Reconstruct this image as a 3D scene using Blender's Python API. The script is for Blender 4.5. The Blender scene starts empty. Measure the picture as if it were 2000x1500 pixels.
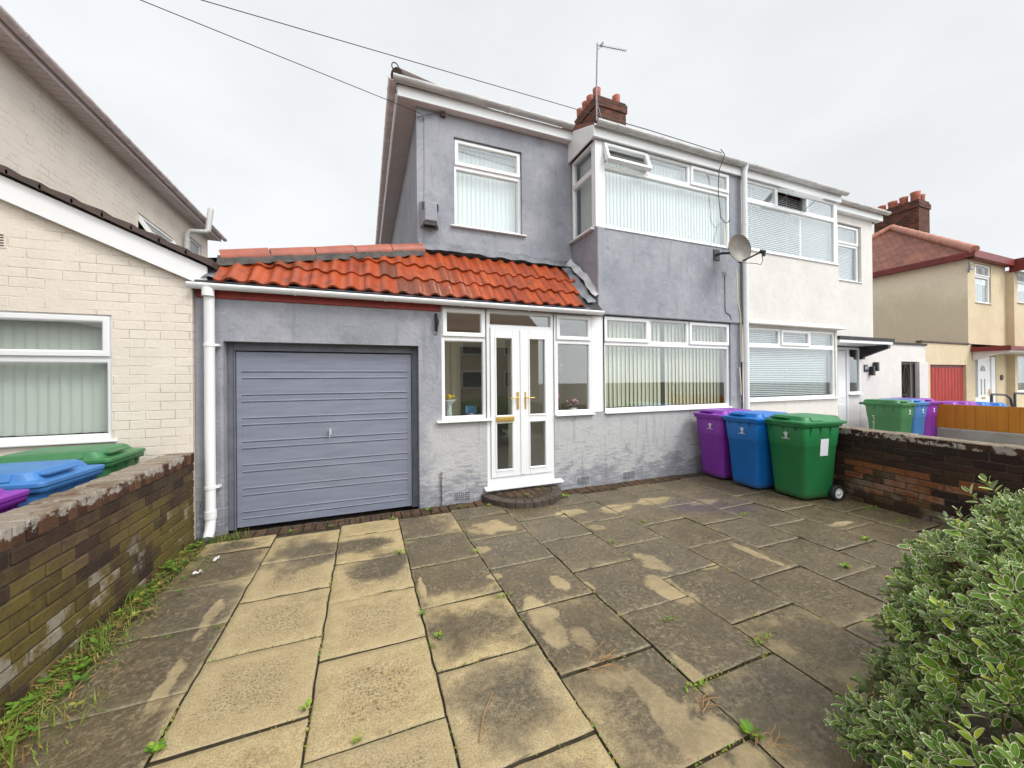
import bpy, math, random
import numpy as np
from mathutils import Matrix, Vector
from mathutils import noise as mnoise
random.seed(7); R=math.radians
scn=bpy.context.scene; C=scn.collection

# ------------------------------------------------------------------ camera, sky, sun, exposure
cam=bpy.data.cameras.new('camera'); co=bpy.data.objects.new('camera',cam); C.objects.link(co)
yaw,pitch,roll=.375487,.003406,-.00917
fw=Vector((math.sin(yaw)*math.cos(pitch),math.cos(yaw)*math.cos(pitch),math.sin(pitch)))
r_=Vector((math.cos(yaw),-math.sin(yaw),0)); u_=r_.cross(fw)
rr=r_*math.cos(roll)+u_*math.sin(roll); uu=-r_*math.sin(roll)+u_*math.cos(roll)
m3=Matrix((rr,uu,-fw)).transposed()
co.matrix_world=Matrix.Translation((0,0,1.6))@m3.to_4x4()
cam.sensor_width=36; cam.lens=730.96/2000*36; cam.shift_y=-9.24/2000; cam.clip_start=.05; cam.clip_end=500
scn.camera=co
scn.view_settings.view_transform='Standard'; scn.view_settings.look='None'
scn.view_settings.exposure=0.32; scn.view_settings.gamma=1.0
SUN_EL,SUN_AZ=49,142     # overcast: sky behind the viewer brightened, out of frame, to light the house fronts
w=bpy.data.worlds.new('World'); scn.world=w; w.use_nodes=True
nt=w.node_tree; N=nt.nodes; L=nt.links; N.clear()
out=N.new('ShaderNodeOutputWorld'); bg=N.new('ShaderNodeBackground'); L.new(bg.outputs[0],out.inputs[0])
sky=N.new('ShaderNodeTexSky'); sky.sky_type='NISHITA'; sky.sun_disc=False; sky.sun_elevation=R(SUN_EL); sky.sun_rotation=R(SUN_AZ)
tc=N.new('ShaderNodeTexCoord'); dt=N.new('ShaderNodeVectorMath'); dt.operation='DOT_PRODUCT'
sd=Vector((.22,-.72,.62)).normalized(); dt.inputs[1].default_value=sd; L.new(tc.outputs['Generated'],dt.inputs[0])
mr=N.new('ShaderNodeMapRange'); mr.inputs[1].default_value=.3; mr.inputs[2].default_value=1; mr.inputs[3].default_value=0; mr.inputs[4].default_value=1; mr.interpolation_type='SMOOTHSTEP'
L.new(dt.outputs['Value'],mr.inputs[0])
nz=N.new('ShaderNodeTexNoise'); nz.inputs['Scale'].default_value=1.7; nz.inputs['Detail'].default_value=5; nz.inputs['Roughness'].default_value=.55
mpn=N.new('ShaderNodeMapping'); mpn.inputs['Scale'].default_value=(1,1,2.2); L.new(tc.outputs['Generated'],mpn.inputs[0]); L.new(mpn.outputs[0],nz.inputs['Vector'])
cl=N.new('ShaderNodeMapRange'); cl.inputs[1].default_value=.3; cl.inputs[2].default_value=.7; cl.inputs[3].default_value=.90; cl.inputs[4].default_value=1.05; L.new(nz.outputs['Fac'],cl.inputs[0])
br=N.new('ShaderNodeMapRange'); br.inputs[1].default_value=0; br.inputs[2].default_value=1; br.inputs[3].default_value=7.75; br.inputs[4].default_value=21.0; L.new(mr.outputs[0],br.inputs[0])
mu=N.new('ShaderNodeMath'); mu.operation='MULTIPLY'; L.new(cl.outputs[0],mu.inputs[0]); L.new(br.outputs[0],mu.inputs[1])
tint=N.new('ShaderNodeVectorMath'); tint.operation='SCALE'; tint.inputs[0].default_value=(.965,.992,1.015); L.new(mu.outputs[0],tint.inputs['Scale'])
mx=N.new('ShaderNodeMix'); mx.data_type='RGBA'; mx.inputs[0].default_value=.97; L.new(sky.outputs[0],mx.inputs[6]); L.new(tint.outputs[0],mx.inputs[7])
L.new(mx.outputs[2],bg.inputs[0]); bg.inputs[1].default_value=.1
sl=bpy.data.lights.new('sun','SUN'); sl.energy=1.5; sl.angle=R(18); sl.color=(1,.96,.9)
so=bpy.data.objects.new('sun',sl); C.objects.link(so)
so.rotation_euler=Vector((.52,-.66,.95)).to_track_quat('Z','Y').to_euler()

# ------------------------------------------------------------------ materials
MATS={}
class NT:
    def __init__(s,name):
        m=bpy.data.materials.new(name); m.use_nodes=True; s.m=m; s.nt=m.node_tree; s.n=s.nt.nodes; s.l=s.nt.links
        s.n.clear(); s.out=s.n.new('ShaderNodeOutputMaterial'); s.b=s.n.new('ShaderNodeBsdfPrincipled'); s.l.new(s.b.outputs[0],s.out.inputs[0])
        s.tc=s.n.new('ShaderNodeTexCoord'); s.obj=s.tc.outputs['Object']; s.uv=s.tc.outputs['UV']
    def set(s,sock,v):
        if hasattr(v,'is_linked') or hasattr(v,'links'): s.l.new(v,sock)
        else: sock.default_value=(*v,1) if isinstance(v,tuple) and len(v)==3 and sock.type=='RGBA' else v
    def noise(s,scale,detail=4,rough=.55,vec=None,stretch=None,dist=0):
        v=vec or s.obj
        if stretch:
            mp=s.n.new('ShaderNodeMapping'); mp.inputs['Scale'].default_value=stretch; s.l.new(v,mp.inputs[0]); v=mp.outputs[0]
        t=s.n.new('ShaderNodeTexNoise'); t.inputs['Scale'].default_value=scale; t.inputs['Detail'].default_value=detail; t.inputs['Roughness'].default_value=rough; t.inputs['Distortion'].default_value=dist
        s.l.new(v,t.inputs['Vector']); return t.outputs['Fac']
    def voro(s,scale,feature='F1',vec=None,out='Distance'):
        t=s.n.new('ShaderNodeTexVoronoi'); t.feature=feature; t.inputs['Scale'].default_value=scale; s.l.new(vec or s.obj,t.inputs['Vector']); return t.outputs[out]
    def rng(s,v,a,b,c=0.,d=1.,smooth=True):
        t=s.n.new('ShaderNodeMapRange'); t.inputs[1].default_value=a; t.inputs[2].default_value=b; t.inputs[3].default_value=c; t.inputs[4].default_value=d
        if smooth: t.interpolation_type='SMOOTHSTEP'
        s.l.new(v,t.inputs[0]); return t.outputs[0]
    def mix(s,f,a,b,mode='MIX'):
        t=s.n.new('ShaderNodeMix'); t.data_type='RGBA'; t.blend_type=mode; s.set(t.inputs[0],f); s.set(t.inputs[6],a); s.set(t.inputs[7],b); return t.outputs[2]
    def math(s,op,a,b=0.,clamp=False):
        t=s.n.new('ShaderNodeMath'); t.operation=op; t.use_clamp=clamp; s.set(t.inputs[0],a); s.set(t.inputs[1],b); return t.outputs[0]
    def xyz(s,v=None):
        t=s.n.new('ShaderNodeSeparateXYZ'); s.l.new(v or s.obj,t.inputs[0]); return t.outputs
    def attr(s,name):
        t=s.n.new('ShaderNodeAttribute'); t.attribute_name=name; return t.outputs['Fac']
    def ramp(s,f,stops,const=False):
        t=s.n.new('ShaderNodeValToRGB'); e=t.color_ramp.elements
        if const: t.color_ramp.interpolation='CONSTANT'
        while len(e)<len(stops): e.new(.5)
        for i,(p,c) in enumerate(stops): e[i].position=p; e[i].color=(*c,1)
        s.l.new(f,t.inputs[0]); return t.outputs[0]
    def bump(s,h,strength=.5,dist=.01,prev=None):
        t=s.n.new('ShaderNodeBump'); t.inputs['Strength'].default_value=strength; t.inputs['Distance'].default_value=dist; s.l.new(h,t.inputs['Height'])
        if prev is not None: s.l.new(prev,t.inputs['Normal'])
        return t.outputs[0]
    def fin(s,col,rough=.6,nrm=None,spec=None,metal=None):
        s.set(s.b.inputs['Base Color'],col); s.set(s.b.inputs['Roughness'],rough)
        if nrm is not None: s.l.new(nrm,s.b.inputs['Normal'])
        if spec is not None: s.b.inputs['Specular IOR Level'].default_value=spec
        if metal is not None: s.b.inputs['Metallic'].default_value=metal
        return s.m
def simple(name,c1,c2=None,scale=3,rough=.5,bs=0,bscale=60,spec=.5,metal=0,stretch=None):
    k=NT(name); c2=c2 or tuple(x*.85 for x in c1)
    f=k.rng(k.noise(scale,5,.6,stretch=stretch),.3,.7); col=k.mix(f,c1,c2)
    nrm=k.bump(k.noise(bscale,3),bs,.004) if bs else None
    MATS[name]=k.fin(col,rough,nrm,spec,metal); return MATS[name]
M=MATS
def lin(r,g,b):
    f=lambda x:(x/255/12.92 if x<10.3 else ((x/255+.055)/1.055)**2.4)
    return (f(r),f(g),f(b))

def render_mat(name,cold,cnew,cfade,fade=True):
    k=NT(name); x,y,z=k.xyz()
    n1=k.noise(1.6,6,.6); n2=k.noise(9,6,.65)
    base=k.mix(k.rng(n1,.35,.65),cold,cnew)
    base=k.mix(k.math('MULTIPLY',k.rng(n2,.5,.72),.35),base,tuple(c*.78 for c in cold))
    h=k.noise(5,5,.6)
    if fade:
        zz=k.math('ADD',z,k.math('MULTIPLY',k.math('SUBTRACT',n1,.5),.7))
        m=k.math('MULTIPLY',k.rng(zz,1.28,.95),k.rng(k.math('ADD',x,k.math('MULTIPLY',n2,.5)),.85,1.1))
        base=k.mix(k.math('MULTIPLY',m,.9),base,cfade)
        # darker repaint patches low on the wall, ragged edge
        n3=k.noise(3.4,7,.68,stretch=(.8,.8,1.6)); zz2=k.math('ADD',z,k.math('MULTIPLY',k.math('SUBTRACT',n3,.5),1.5))
        p=k.rng(zz2,.36,.18); base=k.mix(k.math('MULTIPLY',p,.75),base,k.mix(n2,tuple(c*.62 for c in cold),tuple(c*1.05 for c in cold)))
        br_=k.noise(16,5,.7,stretch=(.35,.35,2.2)); q=k.math('MULTIPLY',k.rng(br_,.52,.62),k.rng(zz2,.75,.35)); base=k.mix(k.math('MULTIPLY',q,.55),base,(.52,.52,.53))
        q=k.math('MULTIPLY',k.rng(br_,.46,.38),k.rng(zz2,.9,.4)); base=k.mix(k.math('MULTIPLY',q,.5),base,tuple(c*.6 for c in cold))
        n5=k.noise(2.1,6,.7,stretch=(1,1,.8)); p2=k.math('MULTIPLY',k.rng(n5,.6,.64),k.rng(z,1.2,1.0)); base=k.mix(k.math('MULTIPLY',p2,.45),base,cnew)
        n4=k.noise(14,6,.75); p3=k.math('MULTIPLY',k.rng(n4,.66,.7),k.rng(z,.8,.5)); base=k.mix(k.math('MULTIPLY',p3,.6),base,tuple(c*.5 for c in cold))
        # grime streaks below the drip edges
        st=k.noise(5,5,.6,stretch=(3,3,.35)); g=k.math('MULTIPLY',k.rng(st,.6,.75),k.math('MULTIPLY',k.rng(z,2.6,2.7),k.rng(z,3.05,2.75)))
        base=k.mix(k.math('MULTIPLY',g,.75),base,(.1,.1,.11))
    sn_=k.noise(4.5,6,.65,stretch=(2.6,2.6,.22)); base=k.mix(k.math('MULTIPLY',k.rng(sn_,.53,.70),.40 if fade else .08),base,tuple(c*.6 for c in cold))
    bl=k.noise(2.7,7,.72); base=k.mix(k.math('MULTIPLY',k.rng(bl,.55,.67),.48 if fade else .05),base,tuple(c*.66 for c in cold))
    bl2=k.noise(3.9,7,.7,stretch=(1,1,1.4)); base=k.mix(k.math('MULTIPLY',k.rng(bl2,.60,.66),.30 if fade else .0),base,tuple(min(1,c*1.35) for c in cnew))
    # hairline cracks
    mp=k.n.new('ShaderNodeMix'); mp.data_type='VECTOR'; mp.inputs[0].default_value=.12; k.l.new(k.obj,mp.inputs[4])
    nn=k.n.new('ShaderNodeTexNoise'); nn.inputs['Scale'].default_value=3; nn.inputs['Detail'].default_value=6; k.l.new(k.obj,nn.inputs['Vector']); k.l.new(nn.outputs['Color'],mp.inputs[5])
    cr=k.voro(1.1,'DISTANCE_TO_EDGE',mp.outputs[1]); crm=k.math('MULTIPLY',k.rng(cr,.004,.0),k.rng(k.noise(1.3,2),.58,.68)) if fade else k.math('MULTIPLY',cr,0.)
    base=k.mix(k.math('MULTIPLY',crm,.35),base,tuple(c*.45 for c in cold))
    hh=k.math('ADD',k.math('MULTIPLY',h,1.),k.math('MULTIPLY',k.noise(40,5,.65),.25)); hh=k.math('SUBTRACT',hh,k.math('MULTIPLY',crm,.3))
    peel=k.rng(k.noise(6,5,.6),.63,.65); hh=k.math('ADD',hh,k.math('MULTIPLY',peel,.12))
    M[name]=k.fin(base,.75,k.bump(hh,.55 if fade else .28,.03),.3)
render_mat('grey_render',(.272,.281,.320),(.345,.352,.388),(.47,.47,.47))
render_mat('white_render',(.64,.615,.58),(.69,.665,.63),(.8,.8,.8),False)
def stain_beige():
    k=NT('beige_render'); x,y,z=k.xyz(); n=k.noise(.8,6,.65); n2=k.noise(5,6,.7)
    b=k.mix(k.rng(n,.35,.65),(.62,.52,.36),(.56,.46,.31)); b=k.mix(k.math('MULTIPLY',k.rng(n2,.5,.75),.4),b,(.36,.29,.18))
    M['beige_render']=k.fin(b,.85,k.bump(k.noise(50,5,.7),.4,.01),.2)
    k=NT('stained_render'); n=k.noise(.9,6,.7,stretch=(1,1,.6)); x,y,z=k.xyz(); n2=k.noise(7,6,.7)
    zz=k.math('ADD',z,k.math('MULTIPLY',k.math('SUBTRACT',n,.5),3)); m=k.math('MULTIPLY',k.rng(zz,5.1,4.0),.75)
    b=k.mix(m,(.80,.70,.54),(.60,.51,.375)); b=k.mix(k.math('MULTIPLY',k.rng(n2,.5,.75),.25),b,(.38,.31,.22))
    M['stained_render']=k.fin(b,.85,k.bump(k.noise(50,5,.7),.4,.01),.2)
stain_beige()

def painted_brick():
    k=NT('painted_brick'); t=k.n.new('ShaderNodeTexBrick'); k.l.new(k.uv,t.inputs['Vector'])
    mp=k.n.new('ShaderNodeMix'); mp.data_type='VECTOR'; mp.inputs[0].default_value=.012; k.l.new(k.uv,mp.inputs[4])
    nn=k.n.new('ShaderNodeTexNoise'); nn.inputs['Scale'].default_value=4; nn.inputs['Detail'].default_value=5; k.l.new(k.uv,nn.inputs['Vector']); k.l.new(nn.outputs['Color'],mp.inputs[5]); k.l.new(mp.outputs[1],t.inputs['Vector'])
    t.inputs['Scale'].default_value=1; t.inputs['Brick Width'].default_value=.235; t.inputs['Row Height'].default_value=.088; t.inputs['Mortar Size'].default_value=.006; t.inputs['Mortar Smooth'].default_value=.6
    t.inputs['Color1'].default_value=(.1,.1,.1,1); t.inputs['Color2'].default_value=(.9,.9,.9,1); t.inputs['Mortar'].default_value=(.5,.5,.5,1)
    bw=k.n.new('ShaderNodeRGBToBW'); k.l.new(t.outputs['Color'],bw.inputs[0])
    n=k.noise(2.2,6,.65); n2=k.noise(25,6,.7)
    b=k.mix(k.rng(n,.3,.7),(.77,.70,.615),(.71,.64,.55)); b=k.mix(k.math('MULTIPLY',bw.outputs[0],.14),b,(.62,.55,.46))
    b=k.mix(k.math('MULTIPLY',k.math('MULTIPLY',t.outputs['Fac'],k.rng(k.noise(4,5,.65),.5,.68)),.32),b,(.36,.31,.25))
    b=k.mix(k.math('MULTIPLY',k.rng(n2,.62,.78),.4),b,(.45,.38,.3))
    chip=k.rng(k.noise(7.3,7,.72),.715,.725); b=k.mix(chip,b,(.48,.17,.06))
    hh=k.math('SUBTRACT',k.math('ADD',k.math('MULTIPLY',bw.outputs[0],.35),k.math('MULTIPLY',k.noise(28,6,.7),.5)),k.math('MULTIPLY',t.outputs['Fac'],k.rng(k.noise(3,5,.65),.42,.68,.05,.9)))
    M['painted_brick']=k.fin(b,.7,k.bump(hh,.8,.014),.3)
painted_brick()
def brick_tex(name,c1,c2,mort,bw=.225,rh=.075):
    k=NT(name); t=k.n.new('ShaderNodeTexBrick'); k.l.new(k.uv,t.inputs['Vector']); t.inputs['Scale'].default_value=1
    t.inputs['Brick Width'].default_value=bw; t.inputs['Row Height'].default_value=rh; t.inputs['Mortar Size'].default_value=.008; t.inputs['Bias'].default_value=-.1
    t.inputs['Color1'].default_value=(*c1,1); t.inputs['Color2'].default_value=(*c2,1); t.inputs['Mortar'].default_value=(*mort,1)
    n=k.noise(9,6,.7); b=k.mix(k.math('MULTIPLY',k.rng(n,.4,.7),.7),t.outputs['Color'],(.035,.025,.022))
    hh=k.math('SUBTRACT',k.math('MULTIPLY',k.noise(40,5,.7),.5),t.outputs['Fac'])
    M[name]=k.fin(b,.85,k.bump(hh,.8,.02),.2)
brick_tex('chimney_brick',(.19,.065,.038),(.06,.03,.025),(.08,.07,.06))
brick_tex('edging_brick',(.125,.07,.042),(.07,.048,.03),(.05,.045,.025),.11,.22)

def garden_brick(name,stops,moss,mossc,eff):
    k=NT(name); r=k.attr('rnd'); b=k.ramp(r,stops); x,y,z=k.xyz()
    n=k.noise(1.4,6,.65); n2=k.noise(30,6,.75); n3=k.noise(6,5,.7)
    b=k.mix(k.math('MULTIPLY',k.rng(n2,.42,.68),.6),b,(.03,.024,.018))
    zz=k.math('ADD',z,k.math('MULTIPLY',k.math('SUBTRACT',n3,.5),.5))
    ms=k.math('MULTIPLY',k.math('MULTIPLY',k.rng(k.math('ADD',n,k.math('MULTIPLY',r,.15)),.43,.62),k.rng(n2,.3,.5)),k.math('MULTIPLY',k.rng(zz,.78,.5),moss)); b=k.mix(ms,b,mossc)
    ef=k.math('MULTIPLY',k.rng(k.math('ADD',k.noise(3.1,6,.7),k.math('MULTIPLY',r,.2)),.62,.72),k.math('MULTIPLY',k.rng(zz,.5,.25),eff)); b=k.mix(ef,b,(.42,.38,.33))
    b=k.mix(k.math('MULTIPLY',k.rng(zz,.5,.85),.6),b,(.035,.022,.016))
    M[name]=k.fin(b,.85,k.bump(k.noise(45,6,.75),.7,.012),.25)
garden_brick('old_brick',[(0,(.045,.028,.02)),(.35,(.085,.05,.03)),(.6,(.12,.075,.04)),(.8,(.16,.10,.06)),(1,(.20,.15,.11))],.72,(.16,.13,.026),.6)
garden_brick('dark_brick',[(0,(.022,.012,.012)),(.5,(.045,.02,.018)),(.68,(.07,.032,.024)),(.78,(.11,.06,.03)),(.86,(.24,.075,.03)),(1,(.30,.09,.035))],.2,(.10,.085,.02),.25)
def coping(name,dark=False):
    k=NT(name); r=k.attr('rnd'); b=k.ramp(r,[(0,(.05,.025,.018)),(.5,(.10,.05,.03)),(1,(.17,.09,.055))]); x,y,z=k.xyz(); 
    g=k.n.new('ShaderNodeNewGeometry'); nzv=k.xyz(g.outputs['Normal'])[2]
    n=k.noise(2.6,6,.65); n2=k.noise(16,6,.75)
    zz=k.math('ADD',z,k.math('MULTIPLY',k.math('SUBTRACT',k.noise(11,5,.7),.5),.22))
    mm=k.math('MULTIPLY',k.rng(k.noise(8,6,.65),.50,.54),k.rng(k.math('ADD',z,k.math('MULTIPLY',k.math('SUBTRACT',k.noise(14,5,.7),.5),.15)),.82,.85)) if dark else k.math('MULTIPLY',k.rng(n,.44,.5),k.rng(zz,.845,.86)); b=k.mix(.62,b,(.03,.018,.015)) if dark else b; b=k.mix(mm,b,k.mix(n2,(.33,.29,.25),(.5,.46,.41)))
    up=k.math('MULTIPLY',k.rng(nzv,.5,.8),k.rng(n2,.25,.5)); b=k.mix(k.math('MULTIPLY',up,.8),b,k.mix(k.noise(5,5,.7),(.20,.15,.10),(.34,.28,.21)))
    b=k.mix(k.math('MULTIPLY',k.rng(k.noise(38,6,.75),.5,.7),.6),b,(.05,.035,.025))
    M[name]=k.fin(b,.9,k.bump(k.noise(30,6,.75),.9,.02),.2)
coping('coping_brick'); coping('dark_coping',True)
simple('mortar',(.10,.085,.065),(.05,.042,.03),6,.95,.6,60)

def slab_mat():
    k=NT('paving_slab'); wet0=k.attr('wet'); tone=k.attr('rnd'); x,y,z=k.xyz()
    n1=k.noise(2.3,7,.62); n2=k.noise(11,6,.7); gr=k.noise(85,5,.75); sp=k.voro(70); gr2=k.noise(33,5,.7)
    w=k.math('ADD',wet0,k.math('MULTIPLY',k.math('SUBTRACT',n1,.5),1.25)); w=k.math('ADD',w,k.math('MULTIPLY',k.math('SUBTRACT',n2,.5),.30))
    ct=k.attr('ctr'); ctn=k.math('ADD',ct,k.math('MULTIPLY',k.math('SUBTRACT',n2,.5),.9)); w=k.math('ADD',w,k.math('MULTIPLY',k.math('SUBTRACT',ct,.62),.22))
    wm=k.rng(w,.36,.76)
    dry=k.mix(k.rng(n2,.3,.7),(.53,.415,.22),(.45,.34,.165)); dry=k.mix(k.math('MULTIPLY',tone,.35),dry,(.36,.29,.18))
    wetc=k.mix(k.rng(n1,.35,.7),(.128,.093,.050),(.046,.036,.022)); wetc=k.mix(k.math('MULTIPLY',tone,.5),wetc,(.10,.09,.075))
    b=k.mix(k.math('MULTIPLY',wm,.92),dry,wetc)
    mot=k.noise(4.6,7,.68); b=k.mix(k.math('MULTIPLY',k.math('MULTIPLY',k.rng(mot,.50,.66),wm),.6),b,(.25,.185,.095)); mot2=k.noise(3.3,7,.7,stretch=(1,1.3,1)); b=k.mix(k.math('MULTIPLY',k.rng(mot2,.52,.70),k.math('MULTIPLY_ADD' if False else 'ADD',k.math('MULTIPLY',wm,.4),.22)),b,(.085,.066,.036))
    spot=k.math('MULTIPLY',k.rng(k.noise(58,4,.65),.57,.63),k.rng(k.math('ADD',ct,k.math('MULTIPLY',k.math('SUBTRACT',k.noise(5.5,5,.7),.5),1.6)),.35,1.)); b=k.mix(k.math('MULTIPLY',spot,.75),b,(.04,.032,.02))
    # aggregate: dark pits on dry stone, pale grains on worn wet stone
    pit=k.math('MULTIPLY',k.rng(gr,.50,.60),k.rng(ctn,.15,.95,.12,1.)); b=k.mix(k.math('MULTIPLY',pit,.62),b,(.075,.055,.03))
    gm=k.math('MULTIPLY',k.math('MULTIPLY',k.rng(gr2,.48,.60),k.rng(k.noise(3.1,4,.6),.36,.6,.25,1.)),wm); b=k.mix(k.math('MULTIPLY',gm,.52),b,(.37,.295,.18))
    fin=k.rng(k.noise(130,3,.6),.42,.62); b=k.mix(k.math('MULTIPLY',fin,.36),b,(.06,.05,.03))
    # crisp-edged dried patches
    dp=k.attr('dryp'); d=k.rng(k.math('ADD',dp,k.math('MULTIPLY',k.math('SUBTRACT',k.noise(4.2,7,.62),.5),1.3)),.48,.64)
    b=k.mix(k.math('MULTIPLY',d,k.rng(k.noise(1.9,3,.6),.3,.65,.35,.9)),b,k.mix(gr2,(.36,.275,.15),(.47,.365,.20)))
    pr=k.attr('stain'); pm=k.rng(k.math('ADD',pr,k.math('MULTIPLY',k.math('SUBTRACT',n2,.5),1.0)),.4,.7); b=k.mix(k.math('MULTIPLY',pm,.5),b,(.075,.05,.085))
    e=k.attr('edge'); em=k.math('MULTIPLY',k.rng(k.math('ADD',e,k.math('MULTIPLY',k.math('SUBTRACT',gr2,.5),.8)),  .6,.95),.34); b=k.mix(em,b,(.43,.36,.22))
    rough=k.math('SUBTRACT',.78,k.math('MULTIPLY',k.math('MULTIPLY',wm,k.math('SUBTRACT',1.,d)),k.rng(n2,.3,.7,.30,.56)))
    h=k.math('ADD',k.math('MULTIPLY',gr,.6),k.math('ADD',k.math('MULTIPLY',gr2,.8),k.math('MULTIPLY',n2,.6)))
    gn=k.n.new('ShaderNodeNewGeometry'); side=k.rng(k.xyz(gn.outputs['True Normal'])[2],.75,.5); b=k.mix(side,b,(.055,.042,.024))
    M['paving_slab']=k.fin(b,rough,k.bump(h,.75,.012),.45)
slab_mat()
simple('joint_soil',(.06,.045,.022),(.025,.02,.012),14,.95,.7,60)
simple('ground_dirt',(.13,.11,.08),(.09,.08,.06),2,.95,.5,30)
simple('tarmac',(.06,.06,.06),(.045,.045,.045),3,.8,.4,200)
simple('step_stone',(.085,.062,.046),(.045,.034,.027),9,.8,.6,50)
simple('concrete',(.36,.34,.30),(.26,.24,.21),2.5,.8,.4,80)
simple('white_upvc',(.82,.83,.84),(.79,.80,.81),2,.28,0,spec=.5)
simple('worn_upvc',(.70,.68,.66),(.60,.58,.565),3,.38)
simple('soil_pipe_grey',(.55,.55,.53),(.46,.46,.44),3,.5)
simple('grey_gutter',(.80,.72,.71),(.56,.49,.49),2.5,.4,stretch=(1,3,3))
simple('dirty_gutter',(.55,.545,.545),(.36,.35,.33),5,.38,stretch=(.6,3,3))
simple('soffit',(.74,.67,.66),(.64,.57,.57),2,.5)
simple('red_paint',(.30,.035,.025),(.20,.03,.022),6,.6,.4,50)
simple('maroon_paint',(.20,.022,.02),(.13,.02,.018),3,.5)
simple('black_felt',(.03,.03,.032),(.05,.048,.045),5,.8,.6,40)
simple('black_plastic',(.018,.018,.02),(.03,.03,.03),5,.4)
simple('rubber',(.015,.015,.016),(.025,.025,.025),8,.7,.2,80)
simple('lead',(.21,.215,.235),(.12,.125,.14),7,.55,.8,16)
simple('pale_lead',(.55,.54,.55),(.36,.36,.37),9,.55,.8,18)
simple('mortar_dark',(.11,.10,.095),(.06,.055,.05),12,.95,1.,30)
simple('blue_grey_strip',(.22,.235,.30),(.16,.17,.22),3,.5)
def tile_mat():
    k=NT('terracotta_tile'); r=k.attr('rnd'); b=k.ramp(r,[(0,(.28,.045,.013)),(.5,(.40,.070,.015)),(.78,(.34,.062,.018)),(.9,(.22,.055,.022)),(1,(.13,.042,.022))])
    n=k.noise(7,6,.65); b=k.mix(k.math('MULTIPLY',k.rng(n,.50,.70),.7),b,(.10,.03,.016)); b=k.mix(k.math('MULTIPLY',k.rng(k.noise(30,4,.6),.6,.8),.3),b,(.5,.16,.07))
    b=k.mix(k.math('MULTIPLY',k.rng(k.noise(24,6,.75),.60,.68),.45),b,(.10,.06,.03)); b=k.mix(k.math('MULTIPLY',k.rng(k.noise(2.2,5,.7),.5,.7),.35),b,(.16,.04,.02))
    M['terracotta_tile']=k.fin(b,.36,k.bump(k.noise(60,4,.6),.25,.006),.5)
tile_mat()
simple('ridge_tile',(.40,.105,.058),(.28,.08,.05),6,.5,.4,40)
simple('pale_ridge_tile',(.48,.22,.15),(.36,.13,.08),5,.5,.4,40)
simple('dark_ridge_tile',(.10,.06,.05),(.06,.045,.04),6,.7,.5,40)
simple('chimney_pot',(.38,.10,.05),(.24,.07,.04),4,.7,.3,50)
def roofslate():
    k=NT('red_roof_tiles'); t=k.n.new('ShaderNodeTexBrick'); k.l.new(k.uv,t.inputs['Vector']); t.inputs['Scale'].default_value=1; t.inputs['Brick Width'].default_value=.2; t.inputs['Row Height'].default_value=.12; t.inputs['Mortar Size'].default_value=.008
    t.inputs['Color1'].default_value=(.24,.085,.055,1); t.inputs['Color2'].default_value=(.15,.06,.045,1); t.inputs['Mortar'].default_value=(.05,.025,.02,1)
    b=k.mix(k.math('MULTIPLY',k.rng(k.noise(1.8,5,.65),.4,.7),.5),t.outputs['Color'],(.30,.12,.08))
    M['red_roof_tiles']=k.fin(b,.7,k.bump(k.math('MULTIPLY',t.outputs['Fac'],-1.),.8,.03),.3)
roofslate()
def garage_mat():
    k=NT('garage_paint'); n=k.noise(4,5,.6,stretch=(.5,1,5)); n2=k.noise(30,4,.6,stretch=(.3,1,3))
    b=k.mix(k.rng(n,.35,.65),(.225,.245,.31),(.19,.21,.27)); b=k.mix(k.math('MULTIPLY',k.rng(n2,.5,.75),.35),b,(.29,.31,.37))
    M['garage_paint']=k.fin(b,.42,k.bump(n2,.25,.004),.5)
garage_mat()
simple('grey_frame_paint',(.15,.16,.195),(.11,.12,.145),6,.55,.4,60)
simple('brass',(.72,.50,.15),(.6,.40,.11),10,.3,metal=.55)
simple('chrome',(.62,.62,.64),None,10,.3,metal=.2)
simple('steel',(.30,.30,.31),(.22,.22,.23),10,.5)
simple('dish_metal',(.185,.18,.168),(.14,.11,.075),6,.45,.1,spec=.5)
simple('blind_fabric',(.80,.83,.80),(.76,.79,.76),1,.9)
simple('cream_blind',(.76,.73,.55),(.70,.67,.48),1,.9)
simple('green_blind',(.84,.85,.79),(.79,.80,.74),1,.9)
simple('venetian',(.76,.80,.82),(.72,.76,.78),1,.6)
simple('interior_cream',(.78,.70,.56),(.72,.64,.5),1,.9)
simple('interior_dark',(.10,.095,.085),None,1,.9)
simple('interior_floor',(.22,.13,.07),(.16,.09,.05),3,.5)
simple('opaque_glass',(.33,.34,.345),(.28,.29,.295),30,.25,.5,200)
simple('gate_iron',(.02,.02,.022),None,5,.5)
simple('orange_stain',(.50,.19,.008),(.42,.15,.006),4,.55,.3,40,stretch=(2,2,.4))
simple('fence_timber',(.26,.19,.12),(.17,.12,.08),5,.8,.4,40,stretch=(3,3,.3))
simple('red_metal',(.40,.024,.012),(.26,.017,.012),4,.5,stretch=(2,2,.5))
simple('number_plate',(.03,.03,.07),None,4,.3)
simple('white_paint',(.78,.79,.80),(.65,.66,.67),30,.6)
simple('paper_white',(.72,.74,.78),(.66,.68,.72),12,.7)
simple('twig',(.36,.22,.10),(.28,.16,.07),12,.9)
simple('bark',(.12,.075,.04),(.20,.10,.04),20,.9,.5,60)
simple('yellow_petal',(.80,.55,.01),(.70,.42,.01),10,.7)
simple('pink_petal',(.72,.42,.46),(.6,.25,.32),14,.7)
simple('ceramic',(.78,.78,.74),None,5,.25)
simple('dark_leaf',(.03,.07,.025),(.05,.10,.03),20,.6)
simple('doll_red',(.25,.05,.05),(.10,.04,.03),30,.8)
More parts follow.
